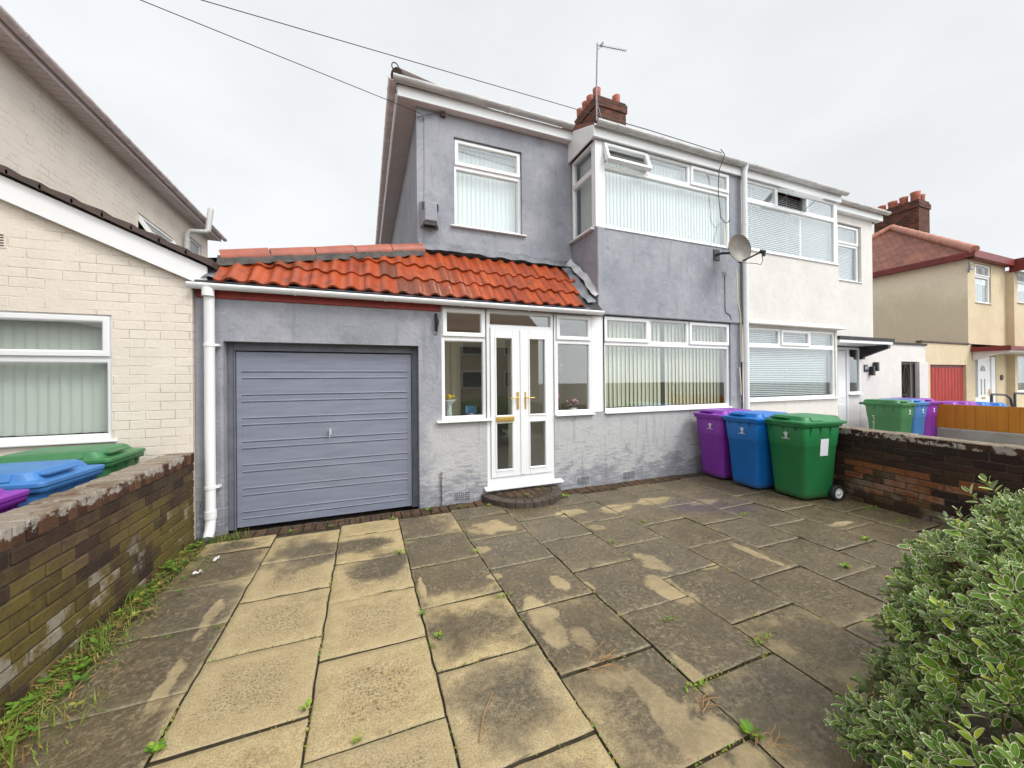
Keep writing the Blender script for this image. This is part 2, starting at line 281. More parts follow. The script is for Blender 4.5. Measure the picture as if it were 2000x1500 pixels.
simple('picture_blue',(.05,.12,.30),(.10,.28,.42),9,.4)
def bin_mat(name,c,dirt=.45):
    k=NT(name); n=k.noise(3,6,.65,stretch=(1,1,.5)); n2=k.noise(22,6,.7); x,y,z=k.xyz()
    b=k.mix(k.rng(n,.3,.7),c,tuple(v*.84 for v in c)); b=k.mix(k.math('MULTIPLY',k.rng(n2,.55,.8),dirt),b,tuple(v*.5+.06 for v in c))
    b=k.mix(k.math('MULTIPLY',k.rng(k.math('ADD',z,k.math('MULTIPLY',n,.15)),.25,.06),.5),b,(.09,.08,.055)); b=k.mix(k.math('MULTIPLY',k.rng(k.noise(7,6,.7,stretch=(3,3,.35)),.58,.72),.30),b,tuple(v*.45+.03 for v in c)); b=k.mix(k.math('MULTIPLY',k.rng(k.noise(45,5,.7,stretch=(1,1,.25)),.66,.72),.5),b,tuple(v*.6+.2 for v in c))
    M[name]=k.fin(b,k.rng(n,.3,.7,.36,.5),k.bump(k.noise(300,2),.06,.002),.5)
bin_mat('bin_green',(.018,.195,.058)); bin_mat('bin_blue',(.004,.15,.52)); bin_mat('bin_purple',(.24,.035,.40))
bin_mat('faded_green',(.05,.20,.075)); bin_mat('faded_blue',(.06,.21,.50)); bin_mat('faded_purple',(.25,.035,.38))
def glass():
    m=bpy.data.materials.new('window_glass'); m.use_nodes=True; n=m.node_tree.nodes; l=m.node_tree.links; n.clear()
    o=n.new('ShaderNodeOutputMaterial'); mx=n.new('ShaderNodeMixShader'); t=n.new('ShaderNodeBsdfTransparent'); g=n.new('ShaderNodeBsdfGlossy'); f=n.new('ShaderNodeLayerWeight')
    t.inputs[0].default_value=(.93,.955,.95,1); g.inputs['Roughness'].default_value=.01; g.inputs['Color'].default_value=(.96,.98,1,1); f.inputs[0].default_value=.5
    p=n.new('ShaderNodeMath'); p.operation='POWER'; l.new(f.outputs['Facing'],p.inputs[0]); p.inputs[1].default_value=3.5
    q=n.new('ShaderNodeMath'); q.operation='MULTIPLY_ADD'; l.new(p.outputs[0],q.inputs[0]); q.inputs[1].default_value=.85; q.inputs[2].default_value=.10; l.new(q.outputs[0],mx.inputs[0]); l.new(t.outputs[0],mx.inputs[1]); l.new(g.outputs[0],mx.inputs[2]); l.new(mx.outputs[0],o.inputs[0]); M['window_glass']=m
glass()
def leafmat(name,stops,rim,under):
    k=NT(name); r=k.attr('rnd'); b=k.ramp(r,stops); e=k.attr('edge'); b=k.mix(e,b,rim)
    g=k.n.new('ShaderNodeNewGeometry'); b=k.mix(k.math('MULTIPLY',g.outputs['Backfacing'],.9),b,under)
    k.b.inputs['Subsurface Weight'].default_value=0
    M[name]=k.fin(b,.55,None,.3)
leafmat('shrub_leaf',[(0,(.075,.17,.018)),(.5,(.13,.25,.025)),(.8,(.19,.33,.032)),(.92,(.32,.46,.03)),(1,(.46,.50,.03))],(.74,.75,.47),(.32,.38,.21))
leafmat('grass_blade',[(0,(.05,.13,.015)),(.5,(.11,.22,.02)),(.75,(.24,.27,.035)),(.88,(.36,.27,.10)),(1,(.30,.16,.07))],(.16,.28,.03),(.14,.2,.03))
leafmat('weed_leaf',[(0,(.07,.17,.015)),(.5,(.14,.26,.02)),(.85,(.26,.33,.02)),(1,(.30,.16,.05))],(.2,.32,.03),(.16,.25,.04))
leafmat('tree_leaf',[(0,(.02,.05,.012)),(.6,(.035,.08,.018)),(1,(.06,.11,.02))],(.05,.1,.02),(.04,.08,.02))

# ------------------------------------------------------------------ mesh builder
class MB:
    def __init__(s,Mx=None): s.v=[]; s.f=[]; s.r=[]; s.e=[]; s.M=Mx; s.cur=0.; s.ce=0.; s.sm=[]; s.smooth=False
    def vs(s,pts):
        b=len(s.v)
        for p in pts:
            p=Vector(p); s.v.append(tuple(s.M@p if s.M else p))
        return b
    def face(s,*idx): s.f.append(idx); s.r.append(s.cur); s.e.append(s.ce); s.sm.append(s.smooth)
    def poly(s,pts): b=s.vs(pts); s.face(*range(b,b+len(pts)))
    def box(s,x0,x1,y0,y1,z0,z1,rnd=None):
        if rnd is not None: s.cur=rnd
        b=s.vs([(x,y,z) for z in (z0,z1) for y in (y0,y1) for x in (x0,x1)])
        for q in ((0,2,3,1),(4,5,7,6),(0,1,5,4),(2,6,7,3),(0,4,6,2),(1,3,7,5)): s.face(*[b+i for i in q])
    def loft(s,rings,cap=(True,True),closed=True):
        n=len(rings[0]); bs=[s.vs(r) for r in rings]
        for a,b in zip(bs,bs[1:]):
            for i in range(n if closed else n-1):
                j=(i+1)%n; s.face(a+i,a+j,b+j,b+i)
        o=s.smooth; s.smooth=False
        if cap[0]: k=s.vs(rings[0]) if o else bs[0]; s.face(*[k+i for i in reversed(range(n))])
        if cap[1]: k=s.vs(rings[-1]) if o else bs[-1]; s.face(*[k+i for i in range(n)])
        s.smooth=o
    def prism(s,poly,axis,a,b):   # poly 2D in the two other axes (order x,y,z without axis), extruded along axis
        def P(p,t): l=list(p); l.insert(axis,t); return l
        s.loft([[P(p,a) for p in poly],[P(p,b) for p in poly]])
    def tube(s,path,r,n=10,cap=(True,True),arc=None):
        path=[Vector(p) for p in path]; rings=[]; up=None
        for i,p in enumerate(path):
            a=path[i+1]-p if i<len(path)-1 else p-path[i-1]; b=p-path[i-1] if i>0 else a
            t=(a.normalized()+b.normalized()); t=t.normalized() if t.length>1e-6 else a.normalized()
            if up is None: up=Vector((0,0,1)) if abs(t.z)<.9 else Vector((0,1,0))
            x=t.cross(up).normalized(); y=x.cross(t).normalized(); up=y
            rad=r[i] if isinstance(r,(list,tuple)) else r
            rings.append([p+x*math.cos(q)*rad+y*math.sin(q)*rad for q in [2*math.pi*k/n for k in range(n)]])
        o=s.smooth; s.smooth=True; s.loft(rings,cap); s.smooth=o
    def lathe(s,prof,cx,cy,n=16):
        o=s.smooth; s.smooth=True
        s.loft([[(cx+r*math.cos(2*math.pi*k/n),cy+r*math.sin(2*math.pi*k/n),z) for k in range(n)] for r,z in prof]); s.smooth=o
    def build(s,name,mat,parent=None,bevel=0,seg=1,uv=True,smooth_all=False):
        me=bpy.data.meshes.new(name); me.from_pydata(s.v,[],s.f); me.update()
        if s.r: 
            a=me.attributes.new('rnd','FLOAT','FACE'); a.data.foreach_set('value',s.r)
            if any(s.e): a=me.attributes.new('edge','FLOAT','FACE'); a.data.foreach_set('value',s.e)
        sm=[True]*len(s.f) if smooth_all else s.sm
        me.polygons.foreach_set('use_smooth',sm)
        if uv and len(s.f)<40000:
            ul=me.uv_layers.new(name='UVMap'); vv=me.vertices
            for p in me.polygons:
                nx,ny,nz_=map(abs,p.normal)
                for li in p.loop_indices:
                    c=vv[me.loops[li].vertex_index].co
                    ul.data[li].uv=(c.x,c.y) if nz_>.85 else ((c.y,c.z) if nx>ny else (c.x,c.z))
        me.materials.append(M[mat] if isinstance(mat,str) else mat)
        o=bpy.data.objects.new(name,me); C.objects.link(o)
        if parent is not None:
            o.parent=parent
            o.location=-root_loc(parent) if not getattr(s,'local',False) else (0,0,0)
        if bevel:
            md=o.modifiers.new('bevel','BEVEL'); md.width=bevel; md.segments=seg; md.limit_method='ANGLE'; md.angle_limit=R(40)
        return o
def root_loc(p):   # geometry is written in world metres; sub-parts sit under parts that are already shifted
    return Vector(p.location) if p.parent is None else Vector((0,0,0))
def tag(o,label=None,cat=None,group=None,kind=None):
    if label: o['label']=label
    if cat: o['category']=cat
    if group: o['group']=group
    if kind: o['kind']=kind
    return o
def thing(name,label,cat,loc=(0,0,0),rz=0,group=None):
    o=bpy.data.objects.new(name,None); C.objects.link(o); o.location=loc; o.rotation_euler=(0,0,rz); o.empty_display_size=.2
    return tag(o,label,cat,group)
def copy_tree(o,parent=None):
    c=o.copy(); C.objects.link(c)
    if parent is not None: c.parent=parent
    for ch in list(o.children): copy_tree(ch,c)
    return c
def wall_grid(mb,axis,pos,a0,a1,z0,z1,holes,depth,sgn=1):
    """wall face at axis=pos (axis 'y' or 'x') with rectangular openings and their reveals"""
    P=(lambda a,d,z:(a,pos+d,z)) if axis=='y' else (lambda a,d,z:(pos+d,a,z))
    As=sorted({a0,a1,*[h[i] for h in holes for i in (0,1) if a0<=h[i]<=a1]}); Zs=sorted({z0,z1,*[h[i] for h in holes for i in (2,3) if z0<=h[i]<=z1]})
    for i in range(len(As)-1):
        for j in range(len(Zs)-1):
            ca,cz=(As[i]+As[i+1])/2,(Zs[j]+Zs[j+1])/2
            if any(h[0]<ca<h[1] and h[2]<cz<h[3] for h in holes): continue
            mb.poly([P(As[i],0,Zs[j]),P(As[i+1],0,Zs[j]),P(As[i+1],0,Zs[j+1]),P(As[i],0,Zs[j+1])])
    for h in holes:
        d=depth*sgn; c=[(h[0],h[2]),(h[1],h[2]),(h[1],h[3]),(h[0],h[3])]
        for k in range(4):
            p,q=c[k],c[(k+1)%4]; mb.poly([P(p[0],0,p[1]),P(p[0],d,p[1]),P(q[0],d,q[1]),P(q[0],0,q[1])])
def frameM(O,u,v): 
    u=Vector(u);v=Vector(v); m=Matrix((u,v,Vector((0,0,1)))).transposed().to_4x4(); m.translation=Vector(O); return m
def ring(mb,u0,u1,w0,w1,b,v0,v1,ch=.012):
    prof=[(0,v1),(0,v0),(b-ch,v0),(b,v0+ch),(b,v1)]
    rings=[]
    for o,v in prof: rings.append([(u0+o,v,w0+o),(u1-o,v,w0+o),(u1-o,v,w1-o),(u0+o,v,w1-o)])
    mb.loft(rings,(False,False))
    mb.loft([rings[-1],rings[0]],(False,False))
def slats(mb,u0,u1,w0,w1,v,pitch=.078,width=.094,ang=9,gap=None):
    n=int((u1-u0)/pitch); 
    for i in range(n+1):
        u=u0+(u1-u0)*(i+.5)/(n+1); a=R(ang+random.uniform(-4,4)); c,s_=math.cos(a)*width/2,math.sin(a)*width/2
        if gap and abs(u-gap)<.03: continue
        t=random.uniform(-.004,.004)
        mb.cur=random.random()
        mb.box(u-.0005,u+.0005,0,0,0,0) if False else mb.poly([(u-c,v-s_,w0),(u,v+.006,w0+t),(u,v+.006,w1),(u-c,v-s_,w1)]); mb.poly([(u,v+.006,w0+t),(u+c,v+s_,w0),(u+c,v+s_,w1),(u,v+.006,w1)])
def venet(mb,u0,u1,w0,w1,v,pitch=.03):
    n=int((w1-w0)/pitch)
    for i in range(n):
        w=w0+(i+.5)*pitch; mb.poly([(u0,v-.009,w-.009),(u1,v-.009,w-.009),(u1,v,w+.001),(u0,v,w+.001)]); mb.poly([(u0,v,w+.001),(u1,v,w+.001),(u1,v+.008,w+.012),(u0,v+.008,w+.012)])
    for q in (.12,.5,.88): u=u0+(u1-u0)*q; mb.box(u-.002,u+.002,v-.014,v-.012,w0,w1)
def window(parent,O,u,v,W,H,cells,name='window',blind=None,bargs={},sill=None,fmat='white_upvc',label=None,gmat='window_glass'):
    """cells (u0,u1,w0,w1,kind): fixed | sash | open:<deg>. frame mesh is the part, the rest sub-parts"""
    Mx=frameM(O,u,v); f=MB(Mx); g=MB(Mx); pend=[]
    for (a,b,c,d,kind) in cells:
        if kind=='fixed':
            ring(f,a,b,c,d,.048,0,.07); g.box(a+.046,b-.046,.03,.036,c+.046,d-.046)
        else: ring(f,a,b,c,d,.032,0,.07); pend.append((a,b,c,d,kind))
    fo=f.build(name,fmat,parent,bevel=.004)
    if label: fo['label']=label
    if g.v: g.build('glass',gmat,fo)
    for (a,b,c,d,kind) in pend:
        ang=float(kind.split(':')[1]) if ':' in kind else 0
        piv=Matrix.Translation((0,-.02,d-.02))@Matrix.Rotation(-R(ang),4,'X')@Matrix.Translation((0,.02,-(d-.02)))
        s=MB(Mx@piv); ring(s,a+.018,b-.018,c+.018,d-.018,.058,-.022,.045,.014); so_=s.build('sash',fmat,fo,bevel=.004)
        s=MB(Mx@piv); s.box(a+.074,b-.074,.008,.014,c+.074,d-.074); s.build('glass',gmat,fo)
        if ang>10:
            for uu_ in (a+.06,b-.06):
                s=MB(Mx); q=(piv@Vector((uu_,.03,c+.12))); s.tube([(uu_,.04,c+.06),q],.006,6); s.build('stay','steel',fo)
    if blind:
        s=MB(Mx); kind,bm=blind
        if kind=='v': slats(s,.05,W-.05,.05,H-.05,.15,**bargs)
        else: venet(s,.06,W-.06,.06,H-.05,.12,**bargs)
        s.build('blind',bm,fo,uv=False)
    if sill:
        s=MB(Mx); ex,dp=sill; s.prism([(-dp,-.03),(.1,-.03),(.1,.001),(0,.001),(-dp,-.012)],0,-ex,W+ex); s.build('sill','white_upvc',fo,bevel=.004)
    return fo
def gutter(mb,path,r=.056,brk=.9,n=9):
    """half-round gutter open to the sky with clips"""
    path=[Vector(p) for p in path]
    for a,b in zip(path,path[1:]):
        t=(b-a).normalized(); x=t.cross(Vector((0,0,1))).normalized()
        def rg(p,rad): 
            o=[p+x*math.cos(math.pi+math.pi*k/n)*rad+Vector((0,0,1))*math.sin(math.pi+math.pi*k/n)*rad for k in range(n+1)]
            i=[p+x*math.cos(2*math.pi-math.pi*k/n)*(rad-.006)+Vector((0,0,1))*math.sin(2*math.pi-math.pi*k/n)*(rad-.006) for k in range(n+1)]
            return o+i
        o=mb.smooth; mb.smooth=True; mb.loft([rg(a,r),rg(b,r)]); L_=(b-a).length; k=.25
        while k<L_: mb.loft([rg(a+t*(k-.012),r+.006),rg(a+t*(k+.012),r+.006)]); k+=brk
        mb.smooth=o

# ------------------------------------------------------------------ the ground
g=MB(); g.poly([(-150,-150,-.09),(150,-150,-.09),(150,150,-.09),(-150,150,-.09)]); tag(g.build('ground','ground_dirt'),kind='structure')
g=MB(); g.box(-60,60,-12.5,-6.6,-.12,-.07); tag(g.build('road','tarmac'),kind='structure')
g=MB(); g.box(-60,60,-6.5,-4.2,-.2,.0); tag(g.build('pavement','concrete',bevel=.02),kind='structure')
g=MB(); g.box(-1.64,6.5,-4.1,4.84,-.08,-.018); tag(g.build('soil_bed','joint_soil'),kind='structure')
g=MB(); g.box(6.6,12.35,-4.1,5.55,-.08,.0); g.box(12.5,26,-4.1,6.4,-.08,.0); g.box(-7,-1.9,-4.1,4.84,-.08,0); tag(g.build('driveway','concrete'),kind='structure')
g=MB()
for i in range(56):
    x=-1.55+i*.115
    if x>-1.5: g.box(x,x+.104,4.60+random.uniform(-.01,.01),4.815,-.03,.002+random.uniform(-.004,.004),random.random())
tag(g.build('brick_edging','edging_brick',bevel=.006),kind='structure')
# paving slabs: real slabs with open joints, finely divided so moisture can be stored per vertex
def patio():
    cols=[-1.475,-.867,-.258,.355,.972,1.60,2.215,2.83,3.44,4.05,4.66,5.27,5.9]
    V=[];F=[];rn=[];wet=[];dryp=[];stain=[];edge=[];ctr=[]
    # dry blobs (x,y,rx,ry) where water has drained off, stain blobs, wet blobs
    DB=[(1.43,2.62,.07,.13),(1.62,2.50,.05,.10),(1.12,2.30,.10,.28),(1.08,2.06,.09,.10),(1.25,2.0,.07,.13),(2.15,2.25,.13,.27),(1.22,1.70,.10,.12),(1.35,1.35,.09,.34),(1.5,1.2,.07,.3),(1.64,1.55,.04,.22),(2.35,2.62,.1,.2),(2.75,2.35,.16,.03),(2.3,3.95,.2,.12),(2.9,3.85,.22,.16),(3.5,3.9,.3,.13),(1.3,3.9,.28,.2),(4.9,2.5,.22,.05),(1.0,3.4,.1,.08),(.98,2.9,.08,.05),(.40,2.95,.03,.2),(2.35,3.45,.12,.07),(4.1,3.6,.24,.1),(-.99,2.5,.05,.3),(-1.0,3.2,.05,.25),(3.3,2.3,.05,.3)]
    SB=[(3.9,3.55,.5,.25),(4.3,3.3,.35,.2)]
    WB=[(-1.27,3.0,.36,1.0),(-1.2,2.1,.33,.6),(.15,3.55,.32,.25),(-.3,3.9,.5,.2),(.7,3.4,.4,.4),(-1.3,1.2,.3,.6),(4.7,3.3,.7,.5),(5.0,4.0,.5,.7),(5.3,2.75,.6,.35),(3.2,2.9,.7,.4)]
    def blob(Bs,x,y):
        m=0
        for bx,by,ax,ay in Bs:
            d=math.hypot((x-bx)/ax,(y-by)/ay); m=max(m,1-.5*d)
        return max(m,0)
    for ci in range(len(cols)-1):
        x0,x1=cols[ci]+.0055,cols[ci+1]-.0055
        ph={0:3.05,1:3.27,2:3.02,3:3.30,4:3.02,5:3.33,6:2.98,7:3.3,8:3.05,9:3.35,10:3.0,11:3.3}[ci]
        ys=[ph+.613*k for k in range(-9,4)]
        for y0 in ys:
            y1=min(y0+.613-.007,4.585); y0_=y0+.007
            if y0_>4.5: continue
            tone=random.random(); dz=random.uniform(-.004,.004); tx,ty=random.uniform(-.006,.006),random.uniform(-.006,.006)
            nx=14 if y0>-.3 else 3; ny=max(2,int(round(nx*(y1-y0_)/.6))); b=len(V)
            base=.16 if x1<.4 else (.6 if x1<1.1 else .90)
            base+=random.uniform(-.12,.12)+(.22 if ci==0 else 0)
            us=[0,.012]+[.012+.976*k/nx for k in range(1,nx)]+[.988,1]; vs_=[0,.012]+[.012+.976*k/ny for k in range(1,ny)]+[.988,1]
            for v in vs_:
                for u in us:
                    x=x0+(x1-x0)*u; y=y0_+(y1-y0_)*v
                    rim=u in(0,1) or v in(0,1); wob=.0035*mnoise.noise((x*9,y*9,3))
                    if u in(0,1): x+=wob*(1.5)
                    if v in(0,1): y+=wob*1.5
                    V.append((x,y,dz+tx*(u-.5)+ty*(v-.5)-(.006 if rim else 0)+.002*mnoise.noise((x*4,y*4,0))))
                    dd=min(u,1-u,v,1-v)*.6
                    gar=.35 if (y>3.9 and x<.7) else 0
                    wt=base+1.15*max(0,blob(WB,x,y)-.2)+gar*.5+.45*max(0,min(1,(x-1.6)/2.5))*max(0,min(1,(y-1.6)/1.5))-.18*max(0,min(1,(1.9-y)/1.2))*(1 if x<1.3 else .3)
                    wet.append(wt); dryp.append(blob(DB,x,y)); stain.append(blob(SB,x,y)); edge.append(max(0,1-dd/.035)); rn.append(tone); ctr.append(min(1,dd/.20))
            W=len(us); H=len(vs_)
            for j in range(H-1):
                for i in range(W-1): F.append((b+j*W+i,b+j*W+i+1,b+(j+1)*W+i+1,b+(j+1)*W+i))
            # sides
            rimidx=[b+i for i in range(W)]+[b+j*W+W-1 for j in range(1,H)]+[b+(H-1)*W+i for i in range(W-2,-1,-1)]+[b+j*W for j in range(H-2,0,-1)]
            lo=len(V)
            for k in rimidx:
                x,y,z=V[k]; V.append((x,y,-.05)); wet.append(1); dryp.append(0); stain.append(0); edge.append(0); rn.append(tone); ctr.append(0)
            n=len(rimidx)
            for k in range(n): F.append((lo+k,lo+(k+1)%n,rimidx[(k+1)%n],rimidx[k]))
    me=bpy.data.meshes.new('patio'); me.from_pydata(V,[],F); me.update()
    for nm,d in (('rnd',rn),('wet',wet),('dryp',dryp),('stain',stain),('edge',edge),('ctr',ctr)):
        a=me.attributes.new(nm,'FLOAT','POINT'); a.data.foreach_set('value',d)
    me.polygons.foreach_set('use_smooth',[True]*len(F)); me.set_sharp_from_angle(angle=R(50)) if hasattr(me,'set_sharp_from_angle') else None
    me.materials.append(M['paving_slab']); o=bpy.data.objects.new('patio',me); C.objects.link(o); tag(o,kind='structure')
patio()

# ------------------------------------------------------------------ the grey rendered house
YF,YU=4.84,5.55
house=thing('rendered_house','grey rendered semi-detached house with garage and orange tiled porch roof','house',(2.4,8,0))
b=MB()
wall_grid(b,'y',YF,-1.64,3.44,-.05,2.62,[(-1.40,.64,-.06,2.05),(.93,1.54,1.08,2.575),(1.54,2.57,.13,2.575),(2.57,3.44,1.10,2.575)],.14)
wall_grid(b,'y',YF,3.44,6.42,-.05,2.60,[(3.44,6.16,1.10,2.60)],.14)
b.poly([(-1.64,YF,-.05),(-1.64,9.6,-.05),(-1.64,9.6,2.9),(-1.64,YF,2.62)])
b.build('wall','grey_render',house)
b=MB()   # overhanging first-floor bay
b.box(3.31,6.38,4.80,YU,2.60,3.93); b.box(6.38,6.43,4.83,YU,2.6,5.5); b.box(6.165,6.38,4.835,YU,3.93,5.3); b.build('bay_wall','grey_render',house,bevel=.012)
b=MB()
wall_grid(b,'y',YU,.73,3.33,2.6,5.64,[(1.28,2.39,3.95,5.29)],.13)
b.poly([(.73,YU,2.6),(.73,12.6,2.6),(.73,12.6,5.64),(.73,YU,5.64)]); b.poly([(.73,12.6,0),(12.2,12.6,0),(12.2,12.6,5.64),(.73,12.6,5.64)])
b.build('wall','grey_render',house)
# main hipped roof with soffit, fascia, gutter
b=MB(); e0,e1=.46,12.5; ya,yb=5.42,12.75; ze,zr=5.76,8.25; ym=9.08
b.poly([(e0,ya,ze),(6.42,ya,ze),(6.42,ym,zr),(4.15,ym,zr)]); b.poly([(6.42,yb,ze),(e0,yb,ze),(4.15,ym,zr),(6.42,ym,zr)]); b.poly([(e0,yb,ze),(e0,ya,ze),(4.15,ym,zr)])
b.build('roof','red_roof_tiles',house)
b=MB(); b.tube([(e0-.01,ya+.0,ze+.10),(4.15,ym,zr+.0)],.105,14); b.build('hip_ridge','dark_ridge_tile',house)
b=MB(); b.tube([(e0-.03-.05*math.cos(q),ya-.04-.02*math.cos(q),ze+.19+.06*math.sin(q)) for q in [-1.2+5.4*i/14 for i in range(15)]],.008,6); b.build('hip_iron','gate_iron',house)
b=MB(); b.box(.48,3.31,5.445,YU,5.605,5.62); b.box(.48,.73,5.445,12.7,5.604,5.619); b.build('soffit','soffit',house)
b=MB(); b.box(.46,3.28,5.42,5.443,5.60,5.76); b.box(.455,.478,5.443,12.7,5.60,5.76); b.build('fascia','white_upvc',house,bevel=.004)
b=MB(); gutter(b,[(3.24,5.355,5.80),(.395,5.355,5.80)],.062); b.build('gutter','dirty_gutter',house)
b=MB(); gutter(b,[(.395,5.355,5.80),(.395,12.8,5.80)],.062); b.build('gutter','grey_gutter',house)
b=MB(); b.tube([(.30,11.9,3.2),(.30,11.9,4.75),(.42,11.9,4.9)],.05,10); b.build('soil_pipe','maroon_paint',house)
# bay roof edge
b=MB(); b.box(3.24,6.42,4.775,4.80,5.285,5.45); b.prism([(4.80,5.285),(YU,5.285),(YU,5.75),(5.36,5.72),(4.80,5.47)],0,3.245,3.275); b.box(3.275,6.42,4.80,4.9,5.30,5.32); b.build('fascia','white_upvc',house,bevel=.004)
b=MB(); b.poly([(3.25,4.78,5.5),(6.42,4.78,5.5),(6.42,5.9,6.1),(3.25,5.9,6.1)]); b.poly([(3.25,4.78,5.5),(3.25,5.9,6.1),(3.25,5.9,5.6),(3.25,4.78,5.4)]); b.build('bay_roof','red_roof_tiles',house)
b=MB(); gutter(b,[(6.42,4.715,5.475),(3.25,4.715,5.475)],.062,.85); b.build('gutter','dirty_gutter',house)
# upstairs windows
window(house,(1.28,YU+.05,3.95),(1,0,0),(0,1,0),1.11,1.34,[(0,1.11,0,.92,'fixed'),(0,1.11,.92,1.34,'sash')],blind=('v','blind_fabric'),bargs=dict(pitch=.075),sill=(.06,.10))
bw=window(house,(3.44,YF,3.95),(1,0,0),(0,1,0),2.72,1.335,[(0,2.72,0,.97,'fixed'),(0,.88,.97,1.335,'open:20'),(.88,1.78,.97,1.335,'fixed'),(1.78,2.72,.97,1.335,'sash')],blind=('v','blind_fabric'),bargs=dict(pitch=.07),sill=(0,.055))
window(house,(3.31,5.53,3.95),(0,-1,0),(1,0,0),.62,1.335,[(0,.62,0,.90,'fixed'),(0,.62,.90,1.335,'fixed')],blind=('v','green_blind'),sill=(.02,.055))
b=MB(); b.box(3.31,3.44,YF,4.905,3.95,5.285); b.build('corner_post','white_upvc',house,bevel=.006)
# downstairs bay and porch frames
window(house,(3.44,YF+.035,1.105),(1,0,0),(0,1,0),2.72,1.49,[(0,2.72,0,1.07,'fixed'),(0,.90,1.07,1.49,'sash'),(.90,1.75,1.07,1.49,'fixed'),(1.75,2.72,1.07,1.49,'sash')],blind=('v','cream_blind'),bargs=dict(pitch=.083,width=.092,ang=17,gap=1.31),sill=(.0,.075))
b=MB(); b.box(3.22,3.44,YF+.02,4.93,1.105,2.60); b.build('corner_post','white_upvc',house,bevel=.006)
window(house,(.93,YF+.02,1.09),(1,0,0),(0,1,0),.61,1.485,[(0,.61,0,1.08,'fixed'),(0,.61,1.08,1.485,'sash')],sill=(.07,.075))
window(house,(2.60,YF+.02,1.105),(1,0,0),(0,1,0),.62,1.47,[(0,.62,0,1.07,'fixed'),(0,.62,1.07,1.47,'sash')],sill=(.02,.075))
Mx=frameM((1.54,YF+.015,.17),(1,0,0),(0,1,0))
b=MB(Mx); b.box(0,.055,0,.08,0,2.405); b.box(.985,1.06,0,.08,0,2.405); b.box(.055,.985,0,.08,2.15,2.20); b.box(.055,.985,0,.08,2.355,2.405); b.box(.055,.985,0,.08,0,.10); fr=b.build('door_frame','white_upvc',house,bevel=.005)
b=MB(Mx); b.box(.05,.99,.04,.046,2.195,2.36); b.build('top_light','window_glass',fr)
b=MB(Mx); b.prism([(-.09,-.05),(.08,-.05),(.08,0),(0,0),(-.09,-.025)],0,-.05,1.13); b.build('sill','white_upvc',fr,bevel=.004)
for k,(a,c) in enumerate(((.057,.519),(.521,.983))):
    b=MB(Mx); s0,s1=a+.075,c-.145 if k==0 else c-.10
    if k==1: s0=a+.11; s1=c-.10
    v0,v1=-.018,.05
    zs=[.105,.20,.85,.945,2.02,2.148]; 
    b.box(a,s0,v0,v1,zs[0],zs[5]); b.box(s1,c,v0,v1,zs[0],zs[5])
    for z0,z1 in ((zs[0],zs[1]),(zs[2],zs[3]),(zs[4],zs[5])): b.box(s0,s1,v0,v1,z0,z1)
    if k==0: b.box(c-.03,c+.03,v0-.012,v0-.001,.115,2.14)
    d=b.build('porch_door','white_upvc',house,bevel=.004)
    b=MB(Mx)
    for z0,z1 in ((zs[1],zs[2]),(zs[3],zs[4])): b.box(s0-.005,s1+.005,.012,.018,z0-.005,z1+.005)
    b.build('glass','window_glass',d)
    b=MB(Mx)
    for z0,z1 in ((zs[1],zs[2]),(zs[3],zs[4])): ring(b,s0-.012,s1+.012,z0-.012,z1+.012,.02,v0-.008,v0+.02,.008)
    b.build('glazing_bead','white_upvc',d)
    b=MB(Mx); hx=c-.068 if k==0 else a+.04; sg=-1 if k==0 else 1
    b.box(hx-.016,hx+.016,v0-.012,v0,1.03,1.27); b.tube([(hx,v0-.012,1.19),(hx,v0-.05,1.19),(hx+sg*.02,v0-.055,1.19),(hx+sg*.125,v0-.052,1.185)],.0085,8); b.tube([(hx,v0-.016,1.09),(hx,v0-.010,1.09)],.008,8); b.build('handle','brass',d,bevel=.003)
    if k==0:
        b=MB(Mx); b.box(s0-.005,s1+.015,v0-.022,v0-.009,.865,.935); b.box(s0+.02,s1-.01,v0-.03,v0-.022,.88,.92); b.build('letter_plate','brass',d,bevel=.004)
# porch inside
b=MB(); b.poly([(.66,5.95,.1),(3.5,5.95,.1),(3.5,5.95,2.6),(.66,5.95,2.6)]); b.poly([(.66,4.92,.1),(.66,5.95,.1),(.66,5.95,2.6),(.66,4.92,2.6)]); b.poly([(3.3,5.95,.1),(3.3,4.92,.1),(3.3,4.92,2.6),(3.3,5.95,2.6)]); b.poly([(.66,4.9,2.59),(3.5,4.9,2.59),(3.5,5.95,2.59),(.66,5.95,2.59)]); b.build('porch_lining','interior_cream',house)
b=MB(); b.poly([(.66,4.9,.12),(3.3,4.9,.12),(3.3,5.95,.12),(.66,5.95,.12)]); b.build('porch_floor','interior_floor',house)
b=MB(); b.box(1.45,2.25,5.90,5.94,.12,2.15); b.build('inner_door','interior_dark',house)
b=MB(frameM((.75,5.88,1.0),(1,0,0),(0,1,0))); ring(b,0,.6,0,1.3,.07,0,.05); b.box(.06,.54,.04,.05,.06,1.24); b.build('inner_window','interior_cream',house)
b=MB(); b.box(.93,1.53,4.93,5.14,1.06,1.09); b.build('inner_sill','ceramic',house); b=MB(); b.box(2.58,3.28,4.93,5.14,1.075,1.105); b.build('inner_sill','ceramic',house)
# dark rooms behind the blinds
b=MB(); b.box(3.46,6.38,5.3,5.34,.2,2.55); b.box(3.4,6.36,5.62,5.66,3.7,5.4); b.box(1.1,2.7,5.95,6.0,3.7,5.5); b.build('room_wall','interior_dark',house)
